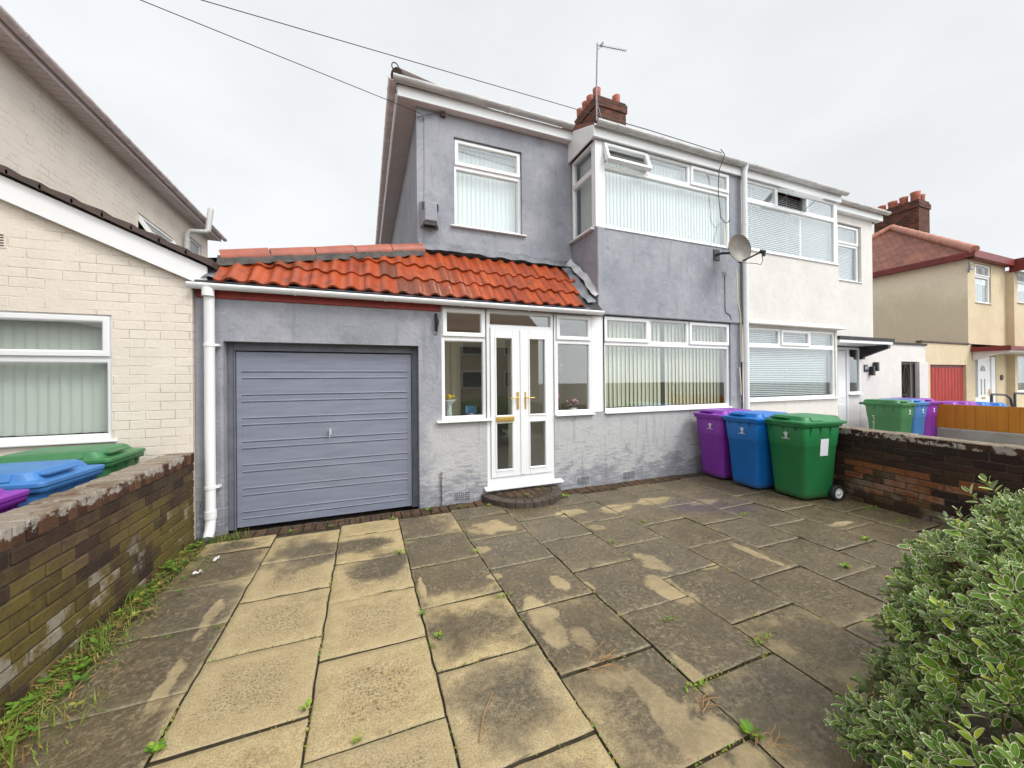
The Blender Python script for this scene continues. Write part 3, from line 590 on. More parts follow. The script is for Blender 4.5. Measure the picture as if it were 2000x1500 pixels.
# garage
g0,g1,zb,zt=-1.40,.64,-.02,2.05; yd=YF+.12
b=MB(); b.box(g0,g0+.06,yd,yd+.07,zb,zt); b.box(g1-.06,g1,yd,yd+.07,zb,zt); b.box(g0+.06,g1-.06,yd,yd+.07,zt-.09,zt); b.box(g0+.06,g0+.075,yd-.012,yd+.06,zb,zt-.09); b.box(g1-.075,g1-.06,yd-.012,yd+.06,zb,zt-.09); b.build('garage_frame','grey_frame_paint',house,bevel=.005)
b=MB(); x0,x1=g0+.082,g1-.082; z0,z1=.0,zt-.105; yy=yd+.012
b.box(x0,x0+.05,yy-.004,yy+.03,z0,z1); b.box(x1-.05,x1,yy-.004,yy+.03,z0,z1)
zs=[z0]; zz=z0+.10; prof=[(yy,z0)]
n=7; pitch=(z1-z0-.12)/n
for i in range(n):
    zz=z0+.08+i*pitch
    for zg in (zz,zz+.075):
        prof+=[(yy,zg-.009),(yy+.012,zg-.004),(yy+.012,zg+.004),(yy-.004,zg+.010),(yy,zg+.02)]
prof.append((yy,z1))
for p,q in zip(prof,prof[1:]): b.poly([(x0+.05,p[0],p[1]),(x1-.05,p[0],p[1]),(x1-.05,q[0],q[1]),(x0+.05,q[0],q[1])])
gd=b.build('garage_door','garage_paint',house)
b=MB(); b.lathe([(.0,0),(.018,0),(.018,.012),(.0,.012)],0,0,12); 
b=MB(); hx,hz=-.385,1.0; b.box(hx-.016,hx+.016,yy-.014,yy-.004,hz-.03,hz+.03); b.tube([(hx,yy-.014,hz),(hx,yy-.04,hz)],.008,8); b.tube([(hx-.006,yy-.042,hz-.055),(hx,yy-.045,hz),(hx+.006,yy-.042,hz+.055)],[.007,.011,.007],8); b.build('handle','chrome',gd,bevel=.002)
b=MB(); b.poly([(g0,6.5,0),(g1,6.5,0),(g1,6.5,2.2),(g0,6.5,2.2)]); b.build('garage_back','interior_dark',house)
# red timber plate under the gutter
b=MB(); b.box(-1.63,.925,YF-.018,YF+.02,2.50,2.64); b.box(.925,3.33,YF-.02,YF+.02,2.58,2.64); b.build('timber_plate','red_paint',house,bevel=.004)
b=MB(); gutter(b,[(-1.66,4.735,2.625),(3.34,4.735,2.625)][::-1],.056,.95); b.build('gutter','white_upvc',house)
# pantile lean-to roof
RZ,RY,SL=2.645,4.71,1.0
RT=3.49; sl_len=math.hypot(RT-RZ,5.53-4.71); cs,sn=(5.53-4.71)/sl_len,(RT-RZ)/sl_len
def RP(x,s,h): return (x,RY+cs*s-sn*h,RZ+sn*s+cs*h)
def stop(x): # upper limit of tiles along the slope (hip on the left)
    if x<.78: 
        t=(x+1.45)/(.78+1.45); return .30+(sl_len-.10-.30)*max(0,t)
    return sl_len-.06
b=MB(); b.smooth=True
pit=.192; res=10
def wav(x): 
    p=(x/pit)%1.0; return .030*(math.sin(math.pi*min(p/.62,1))**1.0 if p<.62 else -.35*math.sin(math.pi*(p-.62)/.38))
course=[(0,.38),(.345,.73),(.69,1.12)]
for ci,(s0,s1) in enumerate(course):
    x=-1.43; xe=3.03+.05*ci; k=0
    cols_=[]
    nx=int((xe-x)/pit*res)
    off=random.uniform(-.01,.01)
    for i in range(nx+1):
        xx=x+pit*i/res; st=min(s1,stop(xx)); cols_.append((xx,st))
    tid={}
    for i in range(nx):
        (xa,ta),(xb,tb)=cols_[i],cols_[i+1]
        if ta<=s0+.02 or tb<=s0+.02: continue
        key=int((xa+1e-4)/pit+100); 
        if key not in tid: tid[key]=(random.random(),random.uniform(-.013,.013),random.uniform(-.006,.006))
        rn_,ds,dh=tid[key]; b.cur=rn_
        h0a,h0b=wav(xa)+.040+dh,wav(xb)+.040+dh; h1a,h1b=wav(xa)+.012+dh,wav(xb)+.012+dh
        b.smooth=True; b.poly([RP(xa,s0+ds,h0a),RP(xb,s0+ds,h0b),RP(xb,tb,h1b),RP(xa,ta,h1a)])
        b.smooth=False; b.poly([RP(xa,s0+ds,h0a-.026),RP(xb,s0+ds,h0b-.026),RP(xb,s0+ds,h0b),RP(xa,s0+ds,h0a)])
        b.poly([RP(xb,s0+ds,h0b-.026),RP(xa,s0+ds,h0a-.026),RP(xa,s0+ds+.08,h0a-.034),RP(xb,s0+ds+.08,h0b-.034)])
roof=b.build('porch_roof','terracotta_tile',house,uv=False)
bmw=roof.data
b=MB(); b.poly([RP(-1.6,-.02,0),RP(3.32,-.02,0),RP(3.32,sl_len,0),RP(.73,sl_len,0),RP(-1.6,.32,0)]); b.poly([(-1.6,4.95,2.95),(.73,5.5,3.45),(.73,9.6,3.3),(-1.64,9.6,2.95)]); b.build('roof_deck','black_felt',roof)
b=MB(); b.prism([(RY+.01,RZ+.015),(RY-.012,RZ+.0),(4.775,2.60),(4.79,2.60)],0,-1.45,3.1); b.build('eaves_strip','blue_grey_strip',roof)
# capping tiles along the hip
b=MB(); A=Vector((-1.46,4.99,2.955)); B=Vector((.80,5.50,3.485)); nseg=5
for i in range(nseg):
    p=A.lerp(B,i/nseg+.003); q=A.lerp(B,(i+1)/nseg-.003); b.cur=random.random(); b.tube([p+Vector((0,0,random.uniform(-.006,.006))),q+Vector((0,0,random.uniform(-.006,.006)))],[.105,.112],14)
b.build('ridge_tiles','ridge_tile',roof)
b=MB()
npt=40
for i in range(npt):
    p=A.lerp(B,i/npt); q=A.lerp(B,(i+1)/npt); f=lambda t:(.09+.03*mnoise.noise((t.x*6,3,0)))
    for (o0,o1) in (((0,-.11,-.0),(0,-.15,-.17)),):
        b.poly([p+Vector((0,-.10,.02)),q+Vector((0,-.10,.02)),q+Vector((0,-.13-.02*mnoise.noise((q.x*7,1,1)),-.10-.03*mnoise.noise((q.x*9,2,0)))),p+Vector((0,-.13-.02*mnoise.noise((p.x*7,1,1)),-.10-.03*mnoise.noise((p.x*9,2,0))))])
b.build('mortar_bed','mortar_dark',roof,smooth_all=True)
# lead along the wall and down the bay
def lumpy(path,width_vec,n=26,m=4,amp=.012,seed=0):
    b=MB(); b.smooth=True; P=[Vector(p) for p in path]; rings=[]
    for i in range(n+1):
        t=i/n*(len(P)-1); k=min(int(t),len(P)-2); p=P[k].lerp(P[k+1],t-k); row=[]
        for j in range(m+1):
            q=p+Vector(width_vec(i/n))*(j/m); d=amp*mnoise.noise((q.x*7+seed,q.y*7,q.z*7)); row.append(q+Vector((0,-d,d+.0)))
        rings.append(row)
    b.loft(rings,(False,False),closed=False); return b
b=lumpy([(.74,5.40,3.50),(2.0,5.42,3.50),(3.26,5.42,3.46)],lambda t:(0,.135,.16),40,4,.02,1); b.build('flashing','lead',roof)
b=lumpy([(3.04,5.44,3.46),(3.07,5.1,3.10),(3.10,4.76,2.74)],lambda t:(.15,0,.03),26,4,.025,5); b.build('flashing','lead',roof)
b=lumpy([(3.14,5.46,3.54),(3.20,5.1,3.20),(3.24,4.78,2.84)],lambda t:(.09,0,.09),26,4,.03,9); b.build('flashing','pale_lead',roof)
b=lumpy([(-1.66,4.74,2.67),(-1.55,4.72,2.68),(-1.40,4.70,2.68)],lambda t:(-.04+.06*t,.28,.26),14,8,.05,3); b.build('flashing','lead',roof)
b=lumpy([(-1.72,4.80,2.80),(-1.58,4.86,2.86),(-1.46,4.9,2.93)],lambda t:(-.02,.35,.12),14,6,.08,13); b.build('valley','black_felt',roof)
# rainwater pipes
def pipe(path,r,clips,name,mat,par):
    b=MB(); b.tube(path,r,12); 
    for (x,y,z) in clips: b.tube([(x,y,z-.016),(x,y,z+.016)],r+.006,12); b.box(x+r,x+r+.035,y-.005,y+.06,z-.012,z+.012)
    return b.build(name,mat,par)
pipe([(-1.495,4.735,2.60),(-1.495,4.765,2.5),(-1.495,4.765,.17),(-1.495,4.74,.08),(-1.49,4.67,.02)],.047,[(-1.495,4.765,2.0),(-1.495,4.765,.52)],'downpipe','white_upvc',house)
b=MB(); b.tube([(-1.495,4.735,2.58),(-1.495,4.735,2.50)],.054,12); b.build('pipe_socket','white_upvc',house)
b=MB(); b.tube([(-1.495,4.765,.28),(-1.495,4.765,.20)],.054,12); b.build('pipe_socket','white_upvc',house)
pipe([(6.435,4.715,5.43),(6.435,4.745,5.33),(6.435,4.745,.05)],.045,[(6.435,4.745,4.4),(6.435,4.745,1.9)],'downpipe','white_upvc',house)
b=MB(); b.box(.915,.945,4.80,YF,0,.36); b.tube([(.93,4.81,.36),(.93,4.81,.44)],.02,8); b.box(.905,.955,4.80,YF,.36,.385); b.build('conduit_pipe','grey_render',house,bevel=.004)
for i,(xa,xb,za,zb_) in enumerate(((1.09,1.29,.03,.14),(2.94,3.14,.04,.15),(3.77,3.99,.04,.15))):
    b=MB(); b.box(xa,xb,YF-.006,YF+.01,za,zb_); ab=b.build('air_brick','grey_render',house,bevel=.002)
    b=MB()
    for r in range(4):
        for c in range(8): x=xa+.014+c*(xb-xa-.028)/7; z=za+.016+r*(zb_-za-.032)/3; b.box(x-.006,x+.006,YF-.008,YF-.003,z-.008,z+.008)
    b.build('vent_holes','black_plastic',ab)
# flue terminal cover on the upper wall
b=MB(); x0,x1=.765,1.045; 
b.loft([[(x0,YU,3.85),(x1,YU,3.85),(x1,YU,4.22),(x0,YU,4.22)],[(x0+.012,YU-.05,3.85),(x1-.012,YU-.05,3.85),(x1-.012,YU-.05,4.21),(x0+.012,YU-.05,4.21)],[(x0+.06,YU-.15,3.91),(x1-.06,YU-.15,3.91),(x1-.06,YU-.13,4.19),(x0+.06,YU-.13,4.19)]],(False,True)); vc=b.build('flue_cover','grey_render',house,bevel=.006)
b=MB()
for sx in (-1,1):
    b=MB()
    for k in range(4):
        z=4.08+k*.028; xa=(x0+x1)/2+sx*.095; b.box(xa-.022,xa+.022,YU-.113,YU-.085,z-.006,z+.006)
    b.build('vent_slots','black_plastic',vc)
b=MB(); b.box(x0+.05,x1-.05,YU-.13,YU-.02,3.85,3.905); b.build('outlet','black_plastic',vc)
# cracks of old conduits and hooks
b=MB(); b.tube([(.84,YU-.006,5.5),(.84,YU-.006,4.7),(.83,YU-.006,4.1),(.85,YU-.006,3.95),(.80,YU-.006,3.55)],.006,6); b.build('wall_wire','grey_render',house)
b=MB(); b.tube([(.74,YU-.01,5.44),(.80,YU-.05,5.44),(.84,YU-.01,5.42)],.007,6); b.box(1.08,1.15,YU-.05,YU,5.53,5.585); b.tube([(.80,YU-.05,5.46),(.90,YU-.03,5.50),(1.0,YU-.03,5.56),(1.1,YU-.03,5.56)],.006,6); b.build('wire_bracket','dark_ridge_tile',house)
b=MB(); b.tube([(5.98,4.79,3.45),(5.98,4.79,2.85),(6.0,4.79,2.78),(6.1,4.79,2.74),(6.13,4.79,2.66)],.008,6); b.tube([(5.94,4.79,3.5),(5.96,4.78,3.44),(6.0,4.78,3.44),(6.02,4.79,3.5)],.007,6); b.build('conduit_pipe','grey_render',house)
b=MB(); b.tube([(6.28,4.80,3.6),(6.30,4.80,3.0),(6.36,4.79,2.75),(6.36,4.79,2.2),(6.37,4.79,1.9)],.010,6); b.tube([(6.33,4.80,1.8),(6.345,4.79,1.5),(6.35,4.79,1.3)],.010,6); b.build('wall_cable','cream_blind',house)
b=MB(); b.box(.845,.875,4.80,YF,2.25,2.47); b.tube([(.86,4.79,2.46),(.86,4.74,2.44),(.875,4.74,2.35),(.86,4.78,2.26)],.011,8); b.tube([(.83,4.80,2.2),(.85,4.77,2.18),(.87,4.78,2.24),(.86,4.79,2.44)],.006,6); b.build('hose_bracket','black_plastic',house)
b=MB(); b.tube([(.62,4.82,2.50),(.62,4.81,2.43),(.60,4.79,2.41),(.58,4.80,2.44)],.006,6); b.build('hook','steel',house)
# party chimney
b=MB(); b.box(6.0,7.0,8.7,9.85,7.6,9.18); b.box(5.97,7.03,8.67,9.88,9.18,9.40); b.box(6.0,7.0,8.7,9.85,9.40,9.47); ch=b.build('chimney','chimney_brick',house)
pots=[(6.13,8.86),(6.13,9.18),(6.13,9.42),(6.13,9.72),(6.82,8.9),(6.82,9.3)]
for px_,py_ in pots:
    b=MB(); h=.26+random.uniform(-.03,.05); b.lathe([(.11,9.44),(.105,9.47+h*.6),(.115,9.47+h),(.095,9.47+h),(.09,9.46)],px_,py_,16); b.build('chimney_pot','chimney_pot',ch)

# ------------------------------------------------------------------ white neighbour (other half of the pair)
wh=thing('white_house','cream white rendered semi adjoining the grey house, with black door canopy','house',(9.4,8,0))
b=MB()
wall_grid(b,'y',YF,6.46,9.31,-.05,2.60,[(6.55,9.25,1.185,2.56)],.12)
b.box(6.46,9.33,4.80,YU,2.62,3.965); b.box(6.455,6.50,4.83,YU,3.965,5.3)
b.poly([(9.31,YF,-.05),(9.31,YU,-.05),(9.31,YU,2.6),(9.31,YF,2.6)])
b.prism([(YF,2.60),(4.80,2.605),(4.72,2.60),(4.72,2.625),(4.80,2.70),(YF,2.70)],0,6.50,9.40)
b.build('bay_wall','white_render',wh,bevel=.008)
b=MB()
wall_grid(b,'y',YU,9.31,12.2,-.05,5.64,[(10.75,11.72,3.98,5.40),(10.55,11.62,-.06,2.38)],.13)
wall_grid(b,'y',YU,12.2,14.0,-.05,2.50,[(13.50,14.0,-.06,2.02)],.02)
b.poly([(12.2,YU,-.05),(12.2,12.6,-.05),(12.2,12.6,5.64),(12.2,YU,5.64)])
b.poly([(14.1,YU,2.02),(14.1,9,2.02),(14.1,9,2.5),(14.1,YU,2.5)]); b.box(14.0,14.75,YU,YU+.14,2.02,2.50); b.box(14.30,14.75,5.50,5.62,-.05,2.02); b.poly([(14.30,5.62,-.05),(14.30,8,-.05),(14.30,8,2.02),(14.30,5.62,2.02)])
b.poly([(13.5,5.7,-.05),(13.5,8,-.05),(13.5,8,2.4),(13.5,5.7,2.4)])
b.build('wall','white_render',wh)
b=MB(); b.poly([(12.2,YU,2.5),(14.75,YU,2.5),(14.75,9,2.55),(12.2,9,2.55)]); b.box(12.2,14.78,YU-.03,YU+.02,2.475,2.53); b.build('flat_roof','black_felt',wh)
b=MB(); b.poly([(6.42,5.42,5.76),(12.45,5.42,5.76),(8.75,9.08,8.25),(6.42,9.08,8.25)]); b.poly([(12.45,12.75,5.76),(6.42,12.75,5.76),(6.42,9.08,8.25),(8.75,9.08,8.25)]); b.poly([(12.45,5.42,5.76),(12.45,12.75,5.76),(8.75,9.08,8.25)]); b.build('roof','red_roof_tiles',wh)
b=MB(); b.tube([(12.45,5.44,5.80),(8.75,9.08,8.3)],.11,10); b.build('hip_ridge','ridge_tile',wh)
b=MB(); b.poly([(6.42,4.78,5.5),(9.4,4.78,5.5),(9.4,5.9,6.1),(6.42,5.9,6.1)]); b.poly([(9.4,4.78,5.5),(9.4,5.9,6.1),(9.4,5.9,5.6),(9.4,4.78,5.4)]); b.build('bay_roof','red_roof_tiles',wh)
b=MB(); b.box(6.45,9.40,4.775,4.80,5.29,5.45); b.prism([(4.80,5.29),(YU,5.29),(YU,5.75),(5.36,5.72),(4.80,5.47)],0,9.37,9.40); b.box(6.45,9.37,4.80,4.9,5.30,5.32); b.box(9.40,12.42,5.42,5.443,5.60,5.76); b.box(9.40,12.42,5.443,YU,5.604,5.62); b.box(12.40,12.423,5.443,12.6,5.60,5.76); b.build('fascia','white_upvc',wh,bevel=.004)
b=MB(); gutter(b,[(9.46,4.715,5.475),(6.45,4.715,5.475)],.062,.85); gutter(b,[(12.52,5.355,5.80),(9.44,5.355,5.80)],.062,.9); b.build('gutter','dirty_gutter',wh)
window(wh,(6.50,YF-.01,3.985),(1,0,0),(0,1,0),2.78,1.305,[(0,2.78,0,.93,'fixed'),(0,.95,.93,1.305,'fixed'),(.95,1.86,.93,1.305,'open:58'),(1.86,2.78,.93,1.305,'fixed')],blind=('h','venetian'),bargs=dict(pitch=.036),sill=(.03,.055))
b=MB(); b.box(9.28,9.345,YF-.01,5.5,3.985,5.29); b.build('corner_post','white_upvc',wh,bevel=.006)
window(wh,(6.55,YF+.02,1.19),(1,0,0),(0,1,0),2.70,1.365,[(0,2.70,0,1.03,'fixed'),(0,.98,1.03,1.365,'fixed'),(.98,1.88,1.03,1.365,'sash'),(1.88,2.70,1.03,1.365,'fixed')],blind=('h','venetian'),bargs=dict(pitch=.036),sill=(.05,.07))
window(wh,(10.77,YU+.06,4.0),(1,0,0),(0,1,0),.92,1.38,[(0,.92,0,.90,'fixed'),(0,.92,.90,1.38,'sash')],blind=('h','venetian'),bargs=dict(pitch=.036),sill=(.04,.09))
# front door with sidelight
b=MB(); b.box(10.56,10.62,YU-.02,YU+.06,0,2.34); b.box(10.62,11.08,YU-.02,YU+.06,2.27,2.34); b.box(11.02,11.08,YU-.02,YU+.06,0,2.27); fr=b.build('door_frame','white_upvc',wh,bevel=.005)
b=MB(); b.box(10.63,11.01,YU,YU+.05,.03,2.26); b.box(10.68,10.96,YU-.008,YU+.01,.2,.95); b.box(10.68,10.96,YU-.008,YU+.01,1.1,2.1); b.build('front_door','white_upvc',wh,bevel=.006)
window(wh,(11.09,YU-.02,1.20),(1,0,0),(0,1,0),.50,1.14,[(0,.50,0,1.14,'fixed')],sill=(.02,.05))
b=MB(); b.box(11.08,11.62,YU+.005,YU+.06,-.05,1.17); b.build('wall','white_render',wh)
b=MB(); b.box(10.4,12.1,6.6,6.62,0,2.6); b.box(6.5,9.25,5.3,5.34,.2,2.55); b.box(6.5,9.25,5.62,5.66,3.7,5.4); b.box(10.4,12.1,6.3,6.34,3.5,5.6); b.build('room_wall','interior_dark',wh)
# canopy
b=MB(); b.box(9.62,11.78,4.95,YU,2.44,2.515); cn=b.build('door_canopy','black_felt',wh,bevel=.006)
b=MB(); b.box(9.66,11.74,4.97,YU-.001,2.37,2.439); b.build('trim','white_upvc',cn,bevel=.004)
b=MB(); b.prism([(4.98,2.29),(4.98,2.369),(YU,2.369),(YU,2.05),(5.47,2.05),(5.47,2.10)],0,11.55,11.66); b.build('bracket','black_plastic',cn,bevel=.004)
b=MB(); b.box(11.76,11.92,YU-.02,YU-.002,1.74,1.92); npl=b.build('number_plaque','number_plate',wh,bevel=.003)
def text(s,size,loc,rot,name,mat,parent,ext=.002):
    cu=bpy.data.curves.new(name,'FONT'); cu.body=s; cu.size=size; cu.extrude=ext; cu.align_x='CENTER'; cu.align_y='CENTER'
    t=bpy.data.objects.new('tmp_text',cu); C.objects.link(t); bpy.context.view_layer.update()
    me=bpy.data.meshes.new_from_object(t.evaluated_get(bpy.context.evaluated_depsgraph_get())); bpy.data.objects.remove(t); bpy.data.curves.remove(cu)
    o=bpy.data.objects.new(name,me); C.objects.link(o); me.materials.append(M[mat]); me.transform(Matrix.Translation(loc)@rot.to_4x4())
    if parent is not None: o.parent=parent
    return o
RXF=Matrix.Rotation(R(90),3,'X')
text('47',.13,(11.84,YU-.022,1.83),RXF,'numerals','white_paint',npl)
for x,z in ((12.02,1.76),(12.20,1.87)):
    b=MB(); b.box(x-.045,x+.045,YU-.10,YU-.012,z-.115,z+.115); b.box(x-.02,x+.02,YU-.02,YU,z-.03,z+.03); b.build('wall_lamp','black_plastic',wh,bevel=.005)

# iron gate in the side passage
gt=thing('iron_gate','black wrought iron gate with diamond pattern closing the side passage','gate',(13.8,5.6,0))
b=MB(); b.box(13.56,13.59,5.58,5.61,.02,1.98); b.box(14.24,14.27,5.58,5.61,.02,1.98); b.box(13.59,14.24,5.585,5.605,1.94,1.98); b.box(13.59,14.24,5.585,5.605,.04,.08); b.build('gate_frame','gate_iron',gt)
b=MB(); cx=13.80
for sg in (-1,1): b.tube([(cx,5.595,1.96),(cx+sg*.19,5.595,1.45),(cx,5.595,1.02)],.017,6); b.tube([(cx,5.595,1.02),(cx+sg*.19,5.595,.55),(cx,5.595,.06)],.017,6)
for k in range(4):
    a=math.pi/4+k*math.pi/2; c=Vector((cx+.075*math.cos(a),5.595,1.02+.075*math.sin(a))); b.tube([c+Vector((.05*math.cos(q),0,.05*math.sin(q))) for q in [2*math.pi*i/10 for i in range(11)]],.014,6)
b.tube([(14.10,5.595,.06),(14.10,5.595,1.96)],.012,6); b.build('scrollwork','gate_iron',gt)
b=MB()
for i in range(18): b.box(14.262,14.29+random.uniform(-.01,.0),5.66+i*.125,5.78+i*.125,-.02,1.98+random.uniform(-.02,.01))
tag(b.build('timber_fence','fence_timber',bevel=.004),'weathered vertical board fence seen through the iron gate','fence')

# ------------------------------------------------------------------ left neighbour: painted brick house with low gabled extension
lh=thing('brick_house','white painted brick house with gabled side extension left of the garage','house',(-4,8,0))
YL=4.79; rk=lambda x:2.63+.446*(-1.60-x)
b=MB(); wx0,wx1,wz0,wz1=-3.62,-2.275,1.075,2.27
for xa,xb in ((-7,wx0),(wx0,wx1),(wx1,-1.645)):
    if (xa,xb)==(wx0,wx1): b.poly([(xa,YL,-.1),(xb,YL,-.1),(xb,YL,wz0),(xa,YL,wz0)]); b.poly([(xa,YL,wz1),(xb,YL,wz1),(xb,YL,rk(xb)),(xa,YL,rk(xa))])
    else: b.poly([(xa,YL,-.1),(xb,YL,-.1),(xb,YL,rk(xb)),(xa,YL,rk(xa))])
for p,q in (((wx0,wz0),(wx1,wz0)),((wx1,wz0),(wx1,wz1)),((wx1,wz1),(wx0,wz1)),((wx0,wz1),(wx0,wz0))): b.poly([(p[0],YL,p[1]),(p[0],YL+.1,p[1]),(q[0],YL+.1,q[1]),(q[0],YL,q[1])])
b.poly([(-1.645,YL,-.1),(-1.645,9.5,-.1),(-1.645,9.5,2.65),(-1.645,YL,2.65)])
b.build('wall','painted_brick',lh)
b=MB()
xs=-3.9; wins=[(9.02,10.42,4.1,4.80),(10.95,11.95,4.05,5.16)]
wall_grid(b,'x',xs,-1.0,12.35,2.5,5.5,wins,.12,-1)
b.poly([(xs,12.35,0),(-12,12.35,0),(-12,12.35,5.5),(xs,12.35,5.5)]); b.poly([(xs,-1,0),(-12,-1,0),(-12,-1,5.5),(xs,-1,5.5)])
b.build('wall','painted_brick',lh)
b=MB(); b.prism([(-1.50,2.585),(-1.50,2.80),(-6.6,2.80+.446*5.1),(-6.6,2.585+.446*5.1)],1,YL-.065,YL-.035); b.build('barge_board','white_upvc',lh,bevel=.004)
b=MB(); 
for i in range(24):
    xa=-1.44-i*.21; xb=xa-.225; za=2.83+.446*(-1.5-xa); zb_=2.84+.446*(-1.5-xb); za+=.01; lift=.032+random.uniform(-.006,.01)
    b.cur=random.random(); b.loft([[(xa,YL-.11,za-.02),(xb,YL-.11,zb_-.02+lift*.2),(xb,YL-.11,zb_+.015+lift*.3),(xa,YL-.11,za+.02+lift)],[(xa,9.5,za-.02),(xb,9.5,zb_-.02),(xb,9.5,zb_+.015),(xa,9.5,za+.02+lift)]])
b.build('extension_roof','dark_ridge_tile',lh)
b=MB(); b.poly([(xs-.0,-1.2,5.50),(-3.66,-1.2,5.50),(-3.66,12.45,5.50),(xs,12.45,5.50)]); 
b.poly([(xs,12.35,5.501),(-3.66,12.35,5.501),(-3.66,12.5,5.501),(-12,12.5,5.501),(-12,12.35,5.501)])
sf=b.build('soffit','soffit',lh)
b=MB()
y=-1.0
while y<12.4: b.box(xs,-3.66,y,y+.004,5.495,5.4995); y+=.11
b.build('soffit_joint','soil_pipe_grey',sf)
b=MB(); b.box(-3.66,-3.64,-1.2,12.5,5.485,5.63); b.build('fascia','soffit',lh)
b=MB(); gutter(b,[(-3.585,12.6,5.60),(-3.585,-1.2,5.60)],.062,1.6); b.build('gutter','grey_gutter',lh)
b=MB(); b.poly([(-3.6,-1.3,5.62),(-3.6,12.6,5.62),(-8,12.6,8.2),(-8,-1.3,8.2)]); b.poly([(-12.4,-1.3,5.62),(-12.4,12.6,5.62),(-8,12.6,8.2),(-8,-1.3,8.2)]); b.poly([(-3.6,12.6,5.62),(-12.4,12.6,5.62),(-8,12.6,8.2)]); b.poly([(-3.6,-1.3,5.62),(-12.4,-1.3,5.62),(-8,-1.3,8.2)]); b.build('roof','red_roof_tiles',lh)
window(lh,(wx0,YL+.02,wz0),(1,0,0),(0,1,0),wx1-wx0,wz1-wz0,[(0,1.345,0,.775,'fixed'),(0,.3,.775,1.195,'fixed'),(.3,1.345,.775,1.195,'sash')],blind=('v','green_blind'),bargs=dict(pitch=.082),sill=(.04,.06))
window(lh,(xs-.03,wins[0][0],4.1),(0,1,0),(-1,0,0),1.40,.70,[(0,1.40,0,.28,'fixed'),(0,1.40,.28,.70,'open:32')],sill=None)
window(lh,(xs-.03,wins[1][0],4.05),(0,1,0),(-1,0,0),1.0,1.11,[(0,1.0,0,.66,'fixed'),(0,1.0,.66,1.11,'fixed')],gmat='opaque_glass')
b=MB(); b.box(-4.6,-4.55,8.6,12,3.5,5.45); b.box(-7,-1.7,5.9,5.95,0,3); b.build('room_wall','interior_dark',lh)
b=MB(); b.tube([(-3.79,10.78,2.9),(-3.79,10.78,5.06),(-3.74,10.79,5.14),(-3.46,10.86,5.18),(-3.42,10.88,5.22)],.055,12); b.tube([(-3.43,10.88,5.2),(-3.40,10.98,5.78)],.06,12); 
for z in (4.25,4.9): b.tube([(-3.79,10.78,z-.02),(-3.79,10.78,z+.02)],.062,12)
b.build('soil_pipe','soil_pipe_grey',lh)
b=MB(); b.box(-3.08,-2.985,YL-.006,YL+.01,2.83,2.97); 
for k in range(4): pass
av=b.build('air_brick','painted_brick',lh); b=MB()
for k in range(5): b.box(-3.07,-3.0,YL-.008,YL-.004,2.845+k*.024,2.855+k*.024)
b.build('vent_holes','black_plastic',av)

# ------------------------------------------------------------------ beige house on the right
bh=thing('beige_house','beige rendered house with red hipped roof and red garage on the right','house',(23,9,0))
yb_=6.2
b=MB(); wall_grid(b,'y',yb_,19.3,22.2,-.05,5.72,[(19.85,21.05,4.18,5.58),(19.75,21.35,-.06,2.34)],.12); wall_grid(b,'y',yb_-.2,22.2,29,-.05,5.5,[(22.5,26.5,4.33,5.5),(22.42,26.5,1.0,2.36)],.12); b.poly([(22.2,yb_,0),(22.2,yb_-.2,0),(22.2,yb_-.2,5.5),(22.2,yb_,5.5)]); wall_grid(b,'y',yb_,16.25,19.3,-.05,2.68,[(16.75,19.12,-.06,1.99)],.15); b.poly([(16.25,yb_,0),(16.25,10,0),(16.25,10,2.68),(16.25,yb_,2.68)]); b.poly([(29,6,0),(29,13,0),(29,13,5.6),(29,6,5.6)]); b.build('wall','beige_render',bh)
b=MB(); b.poly([(19.3,yb_,0),(19.3,13,0),(19.3,13,5.72),(19.3,yb_,5.72)]); b.build('wall','stained_render',bh)
b=MB(); b.box(16.2,19.3,yb_-.04,yb_+.12,2.68,2.74); b.build('coping','dark_ridge_tile',bh,bevel=.01)
b=MB(); ex,ey,ez=19.05,5.95,5.80
b.poly([(ex,ey,ez),(29.2,ey,ez),(26,9.6,8.45),(22.7,9.6,8.45)]); b.poly([(ex,13.25,ez),(ex,ey,ez),(22.7,9.6,8.45)]); b.poly([(29.2,13.25,ez),(ex,13.25,ez),(22.7,9.6,8.45),(26,9.6,8.45)]); b.build('roof','red_roof_tiles',bh)
b=MB(); 
for A_,B_ in ((Vector((ex,ey,ez+.05)),Vector((22.7,9.6,8.5))),(Vector((ex,13.25,ez+.05)),Vector((22.7,9.6,8.5)))):
    for i in range(11): b.tube([A_.lerp(B_,i/11+.002),A_.lerp(B_,(i+1)/11-.002)],[.13,.14],10)
b.build('hip_ridge','pale_ridge_tile',bh)
b=MB(); b.box(ex,ex+.03,ey+.03,13.2,5.62,5.82); b.box(ex,29.2,ey,ey+.03,5.62,5.86); b.box(ex+.03,19.3,ey+.03,13.2,5.63,5.645); b.box(19.05,22.2,ey+.03,6.2,5.63,5.645); b.box(22.2,29,ey-.35,ey-.32,5.42,5.88); b.box(22.17,22.2,ey-.35,6.1,5.42,5.88); b.box(22.2,29,ey-.32,ey,5.86,5.88); b.build('fascia','maroon_paint',bh)
window(bh,(19.87,yb_+.04,4.2),(1,0,0),(0,1,0),1.16,1.37,[(0,1.16,0,.93,'fixed'),(0,1.16,.93,1.37,'sash')],blind=('v','blind_fabric'),bargs=dict(pitch=.12),sill=(.06,.08))
window(bh,(22.5,yb_-.17,4.33),(1,0,0),(0,1,0),4,1.17,[(0,4,0,.78,'fixed'),(0,2,.78,1.17,'fixed'),(2,4,.78,1.17,'fixed')],blind=('v','blind_fabric'),bargs=dict(pitch=.12),sill=(.06,.08))
